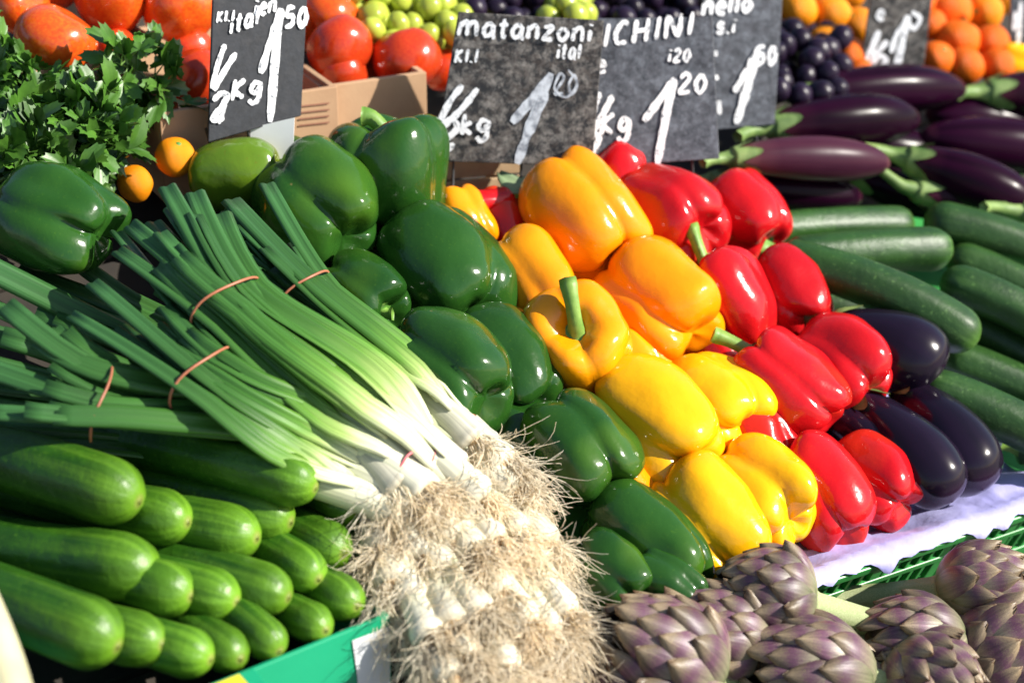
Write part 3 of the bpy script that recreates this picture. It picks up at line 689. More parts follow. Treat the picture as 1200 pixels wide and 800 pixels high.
def leek_bunch(label, bulbs, mid, band, top, seed, wm=0.030, wb=0.018, wt=0.045, nl=5, rb=0.0155, leafw=0.0215, bandcol='band', pink=None, rootn=360, rootl=0.052, axis_pull=0.6, bandr=None):
    """bulbs: (px, py, h) for each leek; mid, band, top: centre line further up (px, py, h)"""
    rnd = random.Random(seed)
    if bandcol: band = (band[0], band[1] + 27, band[2]); top = (top[0], top[1] + 27, top[2])
    Pm, Pb, Pt = W(*mid), W(*band), W(*top)
    Bp = [W(*b) for b in bulbs]; Bc = sum(Bp, V()) / len(Bp)
    ax = (Pb - Pm).normalized(); side = ax.cross(N).normalized(); upv = side.cross(ax).normalized()
    t = thing('leek_bunch', label, 'leeks', Bc - N * 0.02, 'banded leek bunches')
    offs = sorted([(b - Bc).dot(side) for b in Bp]); n = len(Bp)
    for i, b in enumerate(Bp):
        rk = sorted(range(n), key=lambda q: (Bp[q] - Bc).dot(side)).index(i)
        f = 0 if n == 1 else (rk / (n - 1) * 2 - 1)
        zo = rnd.uniform(-0.3, 1.0)
        pm = Pm + side * f * wm + upv * zo * 0.012; pb = Pb + side * f * wb + upv * zo * 0.008; pt = Pt + side * f * wt + upv * zo * 0.012
        d0 = (pm - b).length
        q1 = b.lerp(pm, 0.35) + upv * 0.004
        line = catmull([b, q1, pm, pb, pt], 61)
        # shaft
        ns = 34; sp = line[:ns]; r0 = rb * rnd.uniform(0.85, 1.12)
        prof = [(0, 0.35), (0.02, 0.72), (0.05, 0.96), (0.10, 1.05), (0.2, 0.94), (0.45, 0.84), (1, 0.72)]
        tt = [k / 60 for k in range(61)]
        lk = obj('leek', tube(sp, [r0 * interp(prof, k / (ns - 1)) for k in range(ns)], 16, lambda i_, a: 1 + 0.03 * noise.noise(V((math.cos(a) * 2, math.sin(a) * 2 + seed, i_ * 0.2))), up=upv, vs_=tt[:ns]), 'leek', t)
        d = (line[0] - line[2]).normalized()
        pl = [b + d * q for q in (-0.004, 0.0, 0.003, 0.005)]
        obj('root_plate', tube(pl, [r0 * 0.55, r0 * 0.62, r0 * 0.45, r0 * 0.1], 12, lambda i_, a: 1 + 0.2 * noise.noise(V((math.cos(a) * 3, math.sin(a) * 3, i_ + seed)))), 'rootplate', lk)
        dr = (d + V((0, 0, -0.25)) - CF * 0.15).normalized()
        obj('roots', roots_geo(b + d * 0.002, dr, rootn, rootl * rnd.uniform(0.8, 1.2), seed * 31 + i, rad=r0), 'root', lk)['kind'] = 'stuff'
        # leaves: alternate left and right of the fan
        for k in range(nl):
            sgn = 1 if k % 2 else -1
            i0 = int(rnd.uniform(13, 22)) + k * 2; lw_ = leafw * rnd.uniform(0.62, 1.0); i1 = int(rnd.uniform(49, 60.9))
            fan = sgn * (0.35 + 0.65 * (nl - k) / nl) * rnd.uniform(0.3, 1.0)
            pts, ws, cu = [], [], []
            idx = list(range(i0, i1 + 1, 2)); m = len(idx); rnd_z = rnd.uniform(-0.012, 0.022)
            li = (rnd.uniform(0.2, 1.0) if k < nl - 1 else 0.9)
            for j, q in enumerate(idx):
                s = j / (m - 1); u = q / 60
                beyond = max(0, u - 0.72) / 0.28; before = min(1, s * 3)
                la = fan * (0.004 + 0.008 * before + 0.036 * beyond ** 1.3)
                bulge = math.sin(math.pi * min(1, max(0, (u - 0.35) / 0.37))) * 0.007 * fan
                jz = rnd_z * beyond; hh = jz + r0 * (0.30 + 0.56 * min(1, s * 4)) * (1 - 0.35 * before) + 0.0022 * (nl - k) + 0.010 * li * math.sin(math.pi * s) - 0.012 * beyond ** 2 * (1 - li)
                pts.append(line[q] + side * (la + bulge) + upv * hh)
                ws.append(lw_ * (0.55 + 0.45 * min(1, s * 3.5) ** 0.7) * (1 - 0.25 * beyond * (k % 3 == 0)))
                cu.append(1.05 - 0.35 * min(1, s * 2.2))
            rot = fan * 0.5 + rnd.uniform(-0.55, 0.55)
            obj('leaf', leaf_geo(pts, ws, upv + side * rot, [tt[q] + 0.02 for q in idx], curl=cu, seed=k + i * 3), 'leek', lk)
    # rubber band round the leaves
    def ring(center, axis, a_, b_, m, up0):
        sd = axis.cross(up0).normalized(); u2 = sd.cross(axis).normalized()
        P = [center + sd * (a_ * math.cos(2 * math.pi * k / 40)) + u2 * (b_ * math.sin(2 * math.pi * k / 40)) + axis * 0.0015 * math.sin(6 * math.pi * k / 40) for k in range(41)]
        obj('rubber_band', tube(P, 0.0011, 6, closed=True), m, t)
    if bandcol:
        a_, b_ = bandr if bandr else (wb + 0.017, 0.026)
        ring(Pb + upv * 0.008, (Pt - Pm).normalized(), a_, b_, bandcol, upv)
    if pink is not None:
        for (q, s) in pink:
            b = Bp[q]; c = b.lerp(Pm, s)
            ring(c + upv * 0.002, (b - Pm).normalized(), rb * 1.02, rb * 1.02, 'pinkband', upv)
    return t
leek_bunch('topmost leek bunch, its brown band right beside the large green pepper', [(592, 548, .03), (556, 520, .035), (605, 580, .02), (570, 530, .01)],
           (462, 450, .025), (352, 328, .04), (246, 212, .035), 11, wm=0.016, wb=0.012, wt=0.026, pink=[(1, 0.18)], rootl=0.05)
leek_bunch('longest leek bunch with leaf tips reaching highest, beside the parsley', [(566, 588, .03), (498, 574, .035), (536, 556, .035), (560, 610, .015), (520, 590, .02)],
           (400, 474, .045), (262, 338, .062), (162, 194, .055), 12, wm=0.025, wb=0.018, wt=0.042, nl=5, pink=[(1, 0.25), (2, 0.22)])
leek_bunch('middle leek bunch, banded halfway between the two lower left bands', [(486, 592, .02), (470, 572, .03), (478, 608, .01)],
           (350, 520, .03), (232, 424, .048), (105, 292, .035), 13, wm=0.026, wb=0.018, wt=0.034)
leek_bunch('lowest leek bunch with splayed tips, lying along the topmost cucumber', [(452, 590, .015), (462, 604, .01), (440, 572, .022)],
           (335, 508, .015), (116, 452, .025), (-45, 368, .03), 14, wm=0.016, wb=0.020, wt=0.055, nl=5, bandr=(0.034, 0.024))
# bunches underneath, seen mostly by their root ends
leek_bunch('leek bunch in shade under the banded ones at the left edge', [(500, 655, .01), (530, 672, .01), (540, 640, .016)],
           (360, 510, -.02), (110, 400, -.02), (-50, 322, -0.01), 15, wm=0.03, wb=0.035, wt=0.05, bandcol=None)
leek_bunch('leek bunch beneath, its leaf tips dark under the lowest band', [(446, 650, .0), (474, 640, .005), (487, 712, .005), (460, 690, .0)],
           (430, 545, -.035), (80, 490, -.035), (-190, 450, -.03), 16, wm=0.03, wb=0.035, wt=0.05, bandcol=None)
leek_bunch('leek bunch whose root ends hang beside the small green pepper', [(606, 674, .012), (644, 642, .012), (612, 626, .024), (584, 636, .026), (560, 650, .02), (640, 672, .01)],
           (505, 545, -.01), (360, 400, -.02), (250, 300, -.03), 17, wm=0.03, wb=0.025, wt=0.04, bandcol=None, rootn=360, rootl=0.05, nl=3, rb=0.0125)
leek_bunch('lowest right leek bunch with roots against the artichokes', [(566, 722, .02), (622, 732, .02), (668, 722, .015), (648, 694, .01), (590, 700, .02), (650, 750, .01)],
           (520, 600, -.015), (400, 470, -.03), (300, 370, -.03), 18, wm=0.035, wb=0.03, wt=0.04, bandcol=None, rootn=360, rootl=0.05, nl=3, rb=0.0125)
leek_bunch('nearest leek bunch, root ends beside the white carton print', [(506, 752, .014), (551, 772, .016), (530, 736, .016), (600, 786, .012), (530, 802, .01), (575, 812, .005), (640, 795, .0)],
           (470, 640, -.03), (400, 560, -.045), (340, 500, -.045), 19, wm=0.03, wb=0.03, wt=0.03, bandcol=None, rootn=360, rootl=0.055, nl=2, rb=0.0125)
# pale stalk in the corner
c0, c1, c2 = W(-30, 700, .07), W(0, 775, .07), W(24, 860, .07)
t = thing('leek', 'pale blurred leek stalk in the lower left corner', 'leek', c2 - N * .02)
obj('shaft', tube(catmull([W(-60, 640, .07), c0, c1, c2], 20), [0.015] * 20, 16), 'paleleek', t)
obj('leaf', leaf_geo(catmull([W(-40, 640, .080), W(2, 735, .080), W(40, 850, .080)], 12), [0.03] * 12, N + CR, [0.45 - 0.012 * k for k in range(12)], curl=0.8), 'leek', t)

# ------------------------------------------------------------------ cucumber carton
A, B = W(285, 789, 0.004), W(457, 719, 0.004)
ed = (B - A).normalized(); dn = V((0, 0, -1)); back = V((-ed.y, ed.x, 0)).normalized(); 
t = thing('carton', 'teal printed cardboard carton holding the cucumbers', 'carton', B + dn * 0.13)
A2 = A - ed * 0.16
bevbox('end_panel', box(A2, (B - A2), back * 0.004, dn * 0.12), 'teal', t, w=0.001)
bevbox('side_panel', box(B + back * 0.0045, -ed * 0.004, back * 0.40, dn * 0.12), 'teal', t, w=0.001)
bevbox('side_panel', box(A2 + back * 0.0045, ed * 0.004, back * 0.40, dn * 0.12), 'teal', t, w=0.001)
bevbox('flap', box(A2 - back * 0.0005 + V((0, 0, -.001)), (A - A2) * 1.05, -back * 0.035 + V((0, 0, -.006)), V((0, 0, .003))), 'teal', t, w=0.001)
pn = -back; pp = A - back * 0.0012
def onpanel(px, py): return lift(pp, None, pn, px, py)
vs = [onpanel(*q) for q in ((413, 750), (457, 733), (457, 812), (421, 822), (418, 785))]
obj('white_print', (vs, [tuple(range(len(vs)))[::-1]]), 'whiteprint', t, smooth=False)
fa = A2 - back * 0.0005 + V((0, 0, .0025)); fn = ed.cross(-back * 0.035 + V((0, 0, -.006))).normalized()
fo_ = -back * 0.035 + V((0, 0, -.006)); e0, e1 = [(lift(fa, None, fn, x, 796) - fa).dot(ed) for x in (238, 286)]
vs = [fa + ed * e + fo_ * f + V((0, 0, .0006)) for e, f in ((e0, 0.04), (e1, 0.04), (e1, 0.96), (e0, 0.96))]
obj('yellow_print', (vs, [(3, 2, 1, 0)]), 'yellowprint', t, smooth=False)

# ------------------------------------------------------------------ green plastic crate and tissue
ra, rb_ = W(1010, 664, -0.012), W(1200, 600, -0.012)
C1 = (rb_ - ra).normalized(); C2 = N.cross(C1).normalized()
def QC(a, b, h): return ra + C1 * a + C2 * b + N * (h + 0.012)
cl = -0.22; cw_ = 0.80; hh_ = TH + 0.001
t = thing('plastic_crate', 'green slatted plastic crate lined with lavender tissue under red peppers', 'crate', QC(cl + cw_ / 2, 0.2, hh_))
def crate_wall(o_a, o_b, dirv, ln, nrm):
    base = QC(o_a, o_b, 0); top = -0.012
    bevbox('rim', box(base + N * (top - 0.009) - nrm * 0.004, dirv * ln, nrm * 0.012, N * 0.009), 'plastic', t, w=0.0015)
    bevbox('rail', box(base + N * (top - 0.038), dirv * ln, nrm * 0.006, N * 0.007), 'plastic', t, w=0.001)
    bevbox('rail', box(base + N * (hh_ + 0.002), dirv * ln, nrm * 0.006, N * 0.018), 'plastic', t, w=0.001)
    n = int(ln / 0.0135)
    me = None
    for k in range(n):
        wd = 0.012 if k % 6 == 0 else 0.004
        bevbox('slat', box(base + dirv * (k * 0.0135 + 0.001) + nrm * 0.001 + N * (top - 0.0105), dirv * wd, nrm * 0.004, -N * (top - 0.0105 - hh_ - 0.021)), 'plastic', t, w=0.0006)
crate_wall(cl, 0, C1, cw_, C2)
crate_wall(cl + cw_, 0.014, C2, 0.42, -C1)
bevbox('floor_panel', box(QC(cl + 0.008, 0.008, hh_ + 0.003), C1 * (cw_ - 0.02), C2 * 0.41, N * 0.003), 'plastic', t, w=0.001)
# tissue
FE = [(905, 690), (960, 676), (1010, 668), (1060, 652), (1100, 640), (1140, 616), (1180, 594), (1215, 575), (1260, 556)]
rnd = random.Random(4)
vs, fs = [], []; nu, nv = 64, 30
fe = catmull([W(x, y, 0.0) for x, y in FE], nu)
for i, p in enumerate(fe):
    a_ = (p - ra).dot(C1)
    for j in range(nv):
        s = j / (nv - 1); db = -0.006 + s * 0.22 + 0.012 * noise.noise(V((i * 0.25, 3, 0))) * (1 - s)
        if db < -0.005: hgt = -0.0085 + (db + 0.005) * 1.3
        elif db < 0.012: hgt = -0.0085
        else: hgt = -0.0085 - 0.046 * min(1, (db - 0.012) / 0.05) ** 0.7
        k_ = min(1, max(0, (db - 0.008) / 0.03))
        wr = (0.012 * noise.noise(V((i * 0.16, j * 0.28, 1.5))) + 0.010 * abs(noise.noise(V((i * 0.28 + j * 0.2, j * 0.5 - i * 0.1, 7))))) * k_ + 0.0015 * abs(noise.noise(V((i * 0.4, j * 0.5, 2))))
        vs.append(QC(a_, db, hgt + wr))
for i in range(nu - 1):
    for j in range(nv - 1): fs.append((i * nv + j, (i + 1) * nv + j, (i + 1) * nv + j + 1, i * nv + j + 1))
o = obj('tissue_paper', (vs, fs), 'paper', loc=Q(0.3, -0.1, -0.05)); tag(o, 'crumpled lavender tissue paper hanging over the green crate edge', 'paper')
sd_ = o.modifiers.new('solid', 'SOLIDIFY'); sd_.thickness = 0.0006

# ------------------------------------------------------------------ artichokes
def art_R(s): return (math.sin(math.pi * min(1, s ** 0.82)) ** 0.72) * (1 - 0.12 * s)
def art_pos(s, ph): return V((math.cos(ph) * art_R(s), math.sin(ph) * art_R(s), -1.05 + 2.25 * s))
def make_bracts(seed):
    rnd = random.Random(seed); out = []
    n = 36
    for q in range(n):
        f = q / (n - 1)
        s0 = 0.02 + 0.60 * f ** 0.95; ph0 = q * 2.39996 + rnd.uniform(-0.12, 0.12)
        ds = 0.46 - 0.10 * f + rnd.uniform(-0.02, 0.02); hw = 0.96 - 0.10 * f
        lift0 = 0.03 + 0.05 * (1 - f) + rnd.uniform(0, 0.03); tipc = rnd.uniform(0.0, 0.22)
        nu_, nv_ = 8, 9; vs, fs, uv = [], [], []
        for layer in (0, 1):
            for j in range(nv_ + 1):
                v = j / nv_
                wv = (0.72 + 0.5 * v - 0.1 * v * v) * (1 - v ** 2.1) ** 0.9 if v < 1 else 0.02
                for i in range(nu_ + 1):
                    u = -1 + 2 * i / nu_
                    s = s0 + ds * v
                    Rr = max(art_R(min(s, 0.97)), 0.22)
                    ph = ph0 + u * wv * hw * 0.62 / Rr * 0.9
                    s = min(s, 0.985)
                    p = art_pos(s, ph); e = 0.01
                    nn = V((p.x, p.y, 0)); nn = nn.normalized() * 0.85 + V((0, 0, (s - 0.42) * 1.6)); nn.normalize()
                    lf = lift0 + (0.10 + tipc) * v * v + 0.05 * math.sin(math.pi * v)
                    lf *= (1 - 0.55 * u * u)
                    if layer: lf -= 0.045 * (1 - 0.7 * abs(u)) * (1 - 0.6 * v) + 0.008
                    vs.append(p + nn * lf); uv.append((u * 0.5 + 0.5, v))
        a = (nu_ + 1); L0 = a * (nv_ + 1)
        for j in range(nv_):
            for i in range(nu_):
                f_ = (j * a + i, j * a + i + 1, (j + 1) * a + i + 1, (j + 1) * a + i); fs.append(f_); fs.append(tuple(x + L0 for x in f_[::-1]))
        edge = [i for i in range(a)] + [j * a + nu_ for j in range(1, nv_ + 1)] + [nv_ * a + i for i in range(nu_ - 1, -1, -1)] + [j * a for j in range(nv_ - 1, 0, -1)]
        for x, y in zip(edge, edge[1:] + edge[:1]): fs.append((y, x, x + L0, y + L0))
        me = mesh('bract', vs, fs, uv); me.materials.append(MT['bract']); out.append(me)
    return out
BR = [make_bracts(1), make_bracts(2), make_bracts(3)]
core = tube([V((0, 0, -1.0 + 1.95 * k / 14)) for k in range(15)], [max(0.9 * art_R(0.03 + 0.9 * k / 14), 0.02) for k in range(15)], 20)
core_me = mesh('core', core[0], core[1], core[2]); core_me.materials.append(MT['bract'])
def artichoke(px, py, rpx, ang, e, label, var, roll, h=-0.01, stem=1.6, sl=1.0):
    c = W(px, py, h); r = rpx * mpp(c)
    z = idir(ang, e).normalized(); x = z.orthogonal().normalized(); x = Matrix.Rotation(R_(roll), 3, z) @ x; y = z.cross(x)
    t = thing('artichoke', label, 'artichoke', c, 'purple artichokes')
    t.rotation_mode = 'QUATERNION'; t.rotation_quaternion = Matrix((x, y, z)).transposed().to_quaternion(); t.scale = (r, r, r * sl)
    obj('core', core_me, None, t)
    for me in BR[var]: obj('bract', me, None, t)
    if stem:
        g_ = tube([V((0, 0, -0.95)), V((0.02, 0, -1.15)), V((0.05, 0.02, -1.15 - stem * 0.5)), V((0.1, 0.04, -1.15 - stem))], [0.40, 0.33, 0.30, 0.31], 14, lambda i, a: 1 + 0.06 * math.cos(7 * a))
        s_ = obj('stem', mesh('stem', *g_), 'artstem', t)
        pts = [V((0.1, 0.04, -1.15 - stem)), V((0.1, 0.04, -1.17 - stem))]
        obj('cut_end', mesh('cut_end', *tube(pts, [0.29, 0.28], 14)), 'artcut', s_)
ART = [
 (900, 696, 54, 164, 18, 'lone upper artichoke with pale thick stem, in front of the yellow peppers', 0, 10, 0.012, 2.2, 1.0),
 (1150, 686, 48, 10, 22, 'upper right artichoke with its stem pointing left along the crate', 1, 40, 0.012, 2.2, 1.05),
 (778, 768, 66, 148, 26, 'largest artichoke, lower left, against the leek roots', 2, 0, 0.0, 0.8, 1.15),
 (846, 742, 54, 156, 20, 'artichoke squeezed between the largest and the lone upper one', 1, 80, -0.008, 0.8, 1.05),
 (950, 786, 60, 170, 14, 'long dusky artichoke at the bottom centre below the pale stem', 0, 120, 0.0, 1.0, 1.2),
 (1070, 750, 50, 178, 16, 'small shaded artichoke in the middle of the right hand group', 2, 60, 0.0, 1.0, 1.2),
 (1182, 764, 64, 40, 24, 'big dark artichoke at the right edge', 0, 200, 0.0, 0.8, 1.05),
 (1094, 798, 54, -30, 52, 'artichoke at the bottom edge with its tip turned to the viewer', 1, 150, 0.01, 0.5, 1.0),
 (735, 802, 46, 120, 20, 'dark artichoke half hidden in the bottom left of the heap', 2, 30, -0.02, 0.5, 1.1),
 (1020, 812, 42, 100, 20, 'artichoke cut by the bottom edge beneath the shaded small one', 0, 30, -0.02, 0.5, 1.1),
]
for q in ART: artichoke(*q)
for a_, b_, r_, lab in (((1000, 742), (1110, 712), 17, 'loose green artichoke stalk lying behind the small shaded artichoke'), ((940, 730), (1040, 768), 16, 'loose artichoke stalk under the lone upper artichoke')):
    p0, p1 = W(*a_, -0.02), W(*b_, -0.02); rr_ = r_ * mpp(p0)
    o = obj('artichoke_stalk', tube(catmull([p0, p0.lerp(p1, 0.5) + N * 0.004, p1], 12), [rr_ * (1 + 0.08 * math.sin(k * 1.3)) for k in range(12)], 14, lambda i, a: 1 + 0.06 * math.cos(7 * a)), 'artstem', loc=p0 - N * rr_)
    tag(o, lab, 'stalk')

# ------------------------------------------------------------------ parsley
def parsley_sprig(seed):
    rnd = random.Random(seed); lv, lf = [], []
    def leaflet(o, d, up, L):
        s = d.cross(up).normalized(); up = s.cross(d).normalized()
        b = len(lv); cu = rnd.uniform(-0.1, 0.7); fo = rnd.uniform(0.0, 0.4); n = 36; wv = rnd.uniform(0, 6)
        lv.append(o)
        for ring in (0.5, 1.0):
            for k in range(n + 1):
                th = R_(-125 + 250 * k / n); q = abs(math.cos(1.5 * th)) ** 0.8
                rr = (0.30 + 0.62 * q + (0.07 * math.cos(17 * th) if ring == 1 else 0)) * (1.0 if abs(th) < 1.05 else 0.78)
                rr = rr if ring == 1 else rr * 0.5
                xx, yy = math.sin(th) * rr, math.cos(th) * rr + 0.15 * ring
                lv.append(o + s * (xx * L * 0.75) + d * (yy * L) + up * (L * (-cu * max(0, yy) ** 2 + fo * abs(xx) - 0.25 * xx * xx + 0.06 * math.sin(4 * th + wv) * ring)))
        for k in range(n):
            lf.append((b, b + 1 + k, b + 2 + k)); lf.append((b + 1 + k, b + n + 2 + k, b + n + 3 + k, b + 2 + k))
    st = []
    top = V((0, 0, 0.05)); stem = catmull([V((0, 0, 0)), V((rnd.uniform(-.006, .006), rnd.uniform(-.006, .006), 0.03)), top], 7)
    st.append(tube(stem, [0.0013, 0.0012, 0.0011, 0.001, 0.0009, 0.0008, 0.0007], 6))
    for br in range(5):
        a = br * 2.4 + rnd.uniform(-.3, .3); d = V((math.cos(a), math.sin(a), rnd.uniform(0.1, 0.9))).normalized()
        if br == 0: d = V((0.1, 0.1, 1)).normalized()
        o = stem[6 - (br % 3)]; e = o + d * rnd.uniform(0.010, 0.020)
        st.append(tube([o, o.lerp(e, .5) + V((0, 0, .001)), e], [0.0007, 0.0006, 0.0005], 5))
        for q in range(3):
            d2 = (d + V((rnd.uniform(-.9, .9), rnd.uniform(-.9, .9), rnd.uniform(-.3, .5))) * (0.3 if q == 0 else 0.9)).normalized()
            leaflet(e, d2, V((rnd.uniform(-.5, .5), rnd.uniform(-.5, .5), 1)), rnd.uniform(0.013, 0.022))
    ml = mesh('leaflets', lv, lf); ml.materials.append(MT['parsley'])
    ms = mesh('stalk', *join(st)); ms.materials.append(MT['parsleystem'])
    return ml, ms
SPR = [parsley_sprig(s) for s in range(6)]
def parsley(label, spots, seed, base):
    rnd = random.Random(seed); t = thing('parsley_bunch', label, 'parsley', base, 'bunches of parsley')
    for (px, py, h, dens) in spots:
        for q in range(dens):
            p = W(px + rnd.uniform(-18, 18), py + rnd.uniform(-12, 12), h + rnd.uniform(-0.02, 0.015)) - N * 0.03
            ml, ms = SPR[rnd.randrange(6)]
            d = (N * 1.0 + idir(rnd.uniform(-60, 60), 35) * 0.7 + V((rnd.uniform(-.6, .6), rnd.uniform(-.6, .6), 0))).normalized()
            s_ = obj('sprig', ms, None, t); s_.location = p - base; s_.rotation_mode = 'QUATERNION'
            s_.rotation_quaternion = d.to_track_quat('Z', 'Y') @ Matrix.Rotation(rnd.uniform(0, 6.3), 3, 'Z').to_quaternion(); k = rnd.uniform(0.8, 1.25); s_.scale = (k, k, k)
            obj('leaflets', ml, None, s_)
sp = []
for (x, y) in [(15, 105), (50, 110), (90, 105), (120, 115), (140, 118), (10, 135), (45, 140), (80, 140), (112, 145), (138, 148), (20, 160), (55, 165), (90, 168), (120, 172), (10, 178), (45, 178)]:
    sp.append((x * 0.76 - 6, y + 22, 0.000 - 0.015 * abs(x - 90) / 120, 4))
parsley('leafy flat parsley bunch at upper left in front of the tomatoes', sp, 5, W(80, 170, -0.04))
parsley('parsley sprigs standing up before the left cardboard box', [(138, 66, 0.03, 1), (150, 84, 0.03, 1), (160, 98, 0.02, 1), (142, 96, 0.02, 1)], 6, W(170, 90, -0.04))
parsley('shaded parsley clump at the upper left edge', [(-6, 25, 0.03, 1), (-4, 60, 0.02, 2), (2, 85, 0.015, 1)], 7, W(0, 60, -0.04))

# ------------------------------------------------------------------ round fruit
def tomato_me(seed, ribs, flat, m, pit=0.12):
    rnd = random.Random(seed); K, M_ = 40, 24; vs, fs = [], []
    o = V((rnd.uniform(0, 30), 0, 0))
    for i in range(M_ + 1):
        a = math.pi * i / M_
        for k in range(K):
            th = 2 * math.pi * k / K
            rr = math.sin(a) * (1 + ribs * math.cos(5 * th) * math.cos(a) ** 2); zz = math.cos(a) * flat
            zz -= pit * math.exp(-(a / 0.35) ** 2)
            p = V((math.cos(th) * rr, math.sin(th) * rr, zz)); p += noise.noise_vector(p * 1.2 + o) * 0.06
            vs.append(p)
    for i in range(M_):
        for k in range(K): fs.append((i * K + k, (i + 1) * K + k, (i + 1) * K + (k + 1) % K, i * K + (k + 1) % K))
    me = mesh('fruit', vs, fs); me.materials.append(MT[m]); return me
cal_v, cal_f = [V((0, 0, 0.80))], []
for k in range(10):
    a = math.pi * k / 5; rr = 0.5 if k % 2 == 0 else 0.1; cal_v.append(V((math.cos(a) * rr, math.sin(a) * rr, 0.86 if k % 2 == 0 else 0.82)))
for k in range(10): cal_f.append((0, 1 + k, 1 + (k + 1) % 10))
cal_me = mesh('calyx', cal_v, cal_f); cal_me.materials.append(MT['calyx'])
scar_v = [V((0, 0, 0.93))] + [V((math.cos(k) * q, math.sin(k) * q, z_)) for q, z_ in ((0.09, 0.925), (0.15, 0.88)) for k in [j * math.pi / 4 for j in range(8)]]
scar_f = [(0, 1 + k, 1 + (k + 1) % 8) for k in range(8)] + [(1 + k, 9 + k, 9 + (k + 1) % 8, 1 + (k + 1) % 8) for k in range(8)]
scar_me = mesh('stalk_scar', scar_v, scar_f); scar_me.materials.append(MT['calyx'])
FM = {('tomato', s): tomato_me(s, 0.07, 0.80, 'tomato') for s in range(3)}
FM.update({('redtomato', s): tomato_me(s + 10, 0.05, 0.9, 'redtomato') for s in range(3)})
FM.update({('citrus', s): tomato_me(s + 20, 0.0, 0.92, 'citrus', 0.05) for s in range(2)})
FM.update({('deepcitrus', s): tomato_me(s + 30, 0.0, 0.92, 'deepcitrus', 0.05) for s in range(2)})
def fruit(name, cat, kind, px, py, rpx, label, group, h=0.0, seed=0, cal=False):
    rnd = random.Random(seed + int(px * 3 + py)); c = W(px, py, h); r = rpx * mpp(c)
    nk = len([k for k in FM if k[0] == kind])
    o = obj(name, FM[(kind, rnd.randrange(nk))], None); o.location = c; o.scale = (r, r, r)
    o.rotation_euler = (rnd.uniform(-1.2, 1.2), rnd.uniform(-1.2, 1.2), rnd.uniform(0, 6.3))
    tag(o, label, cat, group)
    if cal: obj('calyx', cal_me, None, o)
    if 'citrus' in kind: obj('stalk_scar', scar_me, None, o)
    return o
G = 'tomatoes in the cardboard boxes'
for q in [
 (66, 48, 50, 'tomato', 'big orange red tomato right above the parsley', 0.02), (24, 6, 36, 'tomato', 'orange tomato at the upper left edge above the parsley', 0.01),
 (128, 0, 44, 'tomato', 'tomato at the top edge between two big sunlit ones', 0.015), (212, 12, 44, 'tomato', 'big sunlit tomato left of the clean price board', 0.02),
 (135, 58, 26, 'redtomato', 'small shaded tomato behind the standing parsley sprigs', -0.01), (230, 92, 36, 'redtomato', 'shaded tomato in the box beside the clean price board', 0.0),
 (222, 60, 30, 'redtomato', 'half hidden tomato just under the big sunlit one', -0.01), (60, -25, 40, 'tomato', 'tomato cut by the top edge above the parsley', 0.01),
 (170, -28, 38, 'tomato', 'tomato at the top edge behind the big sunlit one', 0.01), (8, 92, 34, 'tomato', 'tomato at the left edge mostly behind parsley', -0.02)]:
    fruit('tomato', 'tomato', q[3], q[0], q[1], q[2], q[4], G, q[5])
for q in [
 (398, 56, 40, 'redtomato', 'round tomato in the middle box right of the clean price board', 0.015), (476, 70, 42, 'redtomato', 'wide tomato in the middle box beside the worn price board', 0.01),
 (402, 84, 32, 'redtomato', 'low tomato at the front edge of the middle box', 0.0), (388, 16, 36, 'tomato', 'sunlit tomato beside the top corner of the clean board', 0.01),
 (425, 20, 24, 'tomato', 'tomato touching the green grapes', 0.0), (440, 66, 30, 'redtomato', 'tomato between the two large ones in the middle box', -0.01),
 (520, 82, 26, 'redtomato', 'tomato edge showing behind the worn board', -0.01), (350, 30, 34, 'tomato', 'tomato hidden behind the clean price board', -0.01)]:
    fruit('tomato', 'tomato', q[3], q[0], q[1], q[2], q[4], G, q[5])
fruit('tomato', 'fruit', 'citrus', 206, 184, 24, 'small orange fruit between parsley and leek tips', None, 0.0).name = 'orange'
fruit('orange', 'orange', 'citrus', 158, 215, 22, 'shaded orange fruit under the parsley edge', None, -0.02)
G = 'oranges at the back of the stall'
for i, q in enumerate([
 (935, 12, 24, 'citrus', 'bright orange beside the half hidden grey board'), (975, 18, 24, 'citrus', 'brightest orange above the dark grapes'), (1005, 30, 22, 'citrus', 'orange left of the small brown price board'),
 (955, -8, 24, 'citrus', 'orange at the top edge above the dark grapes'), (998, 66, 22, 'deepcitrus', 'deep orange fruit low beside the small brown board'), (968, 52, 22, 'citrus', 'orange just right of the dark grapes'),
 (992, -6, 22, 'citrus', 'orange at the top edge left of the small brown board'), (1008, 84, 16, 'deepcitrus', 'small orange sliver above the topmost aubergine'), (1110, 12, 30, 'deepcitrus', 'deep orange fruit at the top edge right of the brown board'), (1122, 48, 27, 'deepcitrus', 'round deep orange fruit right of the brown board'),
 (1152, 15, 24, 'citrus', 'lighter orange at the top edge, further right'), (1098, 70, 22, 'deepcitrus', 'orange at the lower right corner of the brown board'), (1160, 52, 24, 'deepcitrus', 'orange with a sunlit cheek near the right edge'),
 (1130, 78, 24, 'deepcitrus', 'orange right behind the topmost aubergine tip'), (1168, 78, 22, 'deepcitrus', 'shaded orange beside the yellow fruit'), (1090, 30, 20, 'deepcitrus', 'orange half behind the small brown price board'),
 (1080, 5, 24, 'deepcitrus', 'orange at top edge behind the brown board'), (1172, -8, 26, 'citrus', 'orange cut by the top edge near the right corner')]):
    fruit('orange', 'orange', q[3], q[0], q[1], q[2], q[4], G, 0.01 if q[1] > 0 else 0.0)
pepper(1198, 88, 60, 1.0, -30, 20, 'yellow', 'yellow fruit at the right edge below the oranges', 77, h=0.0)

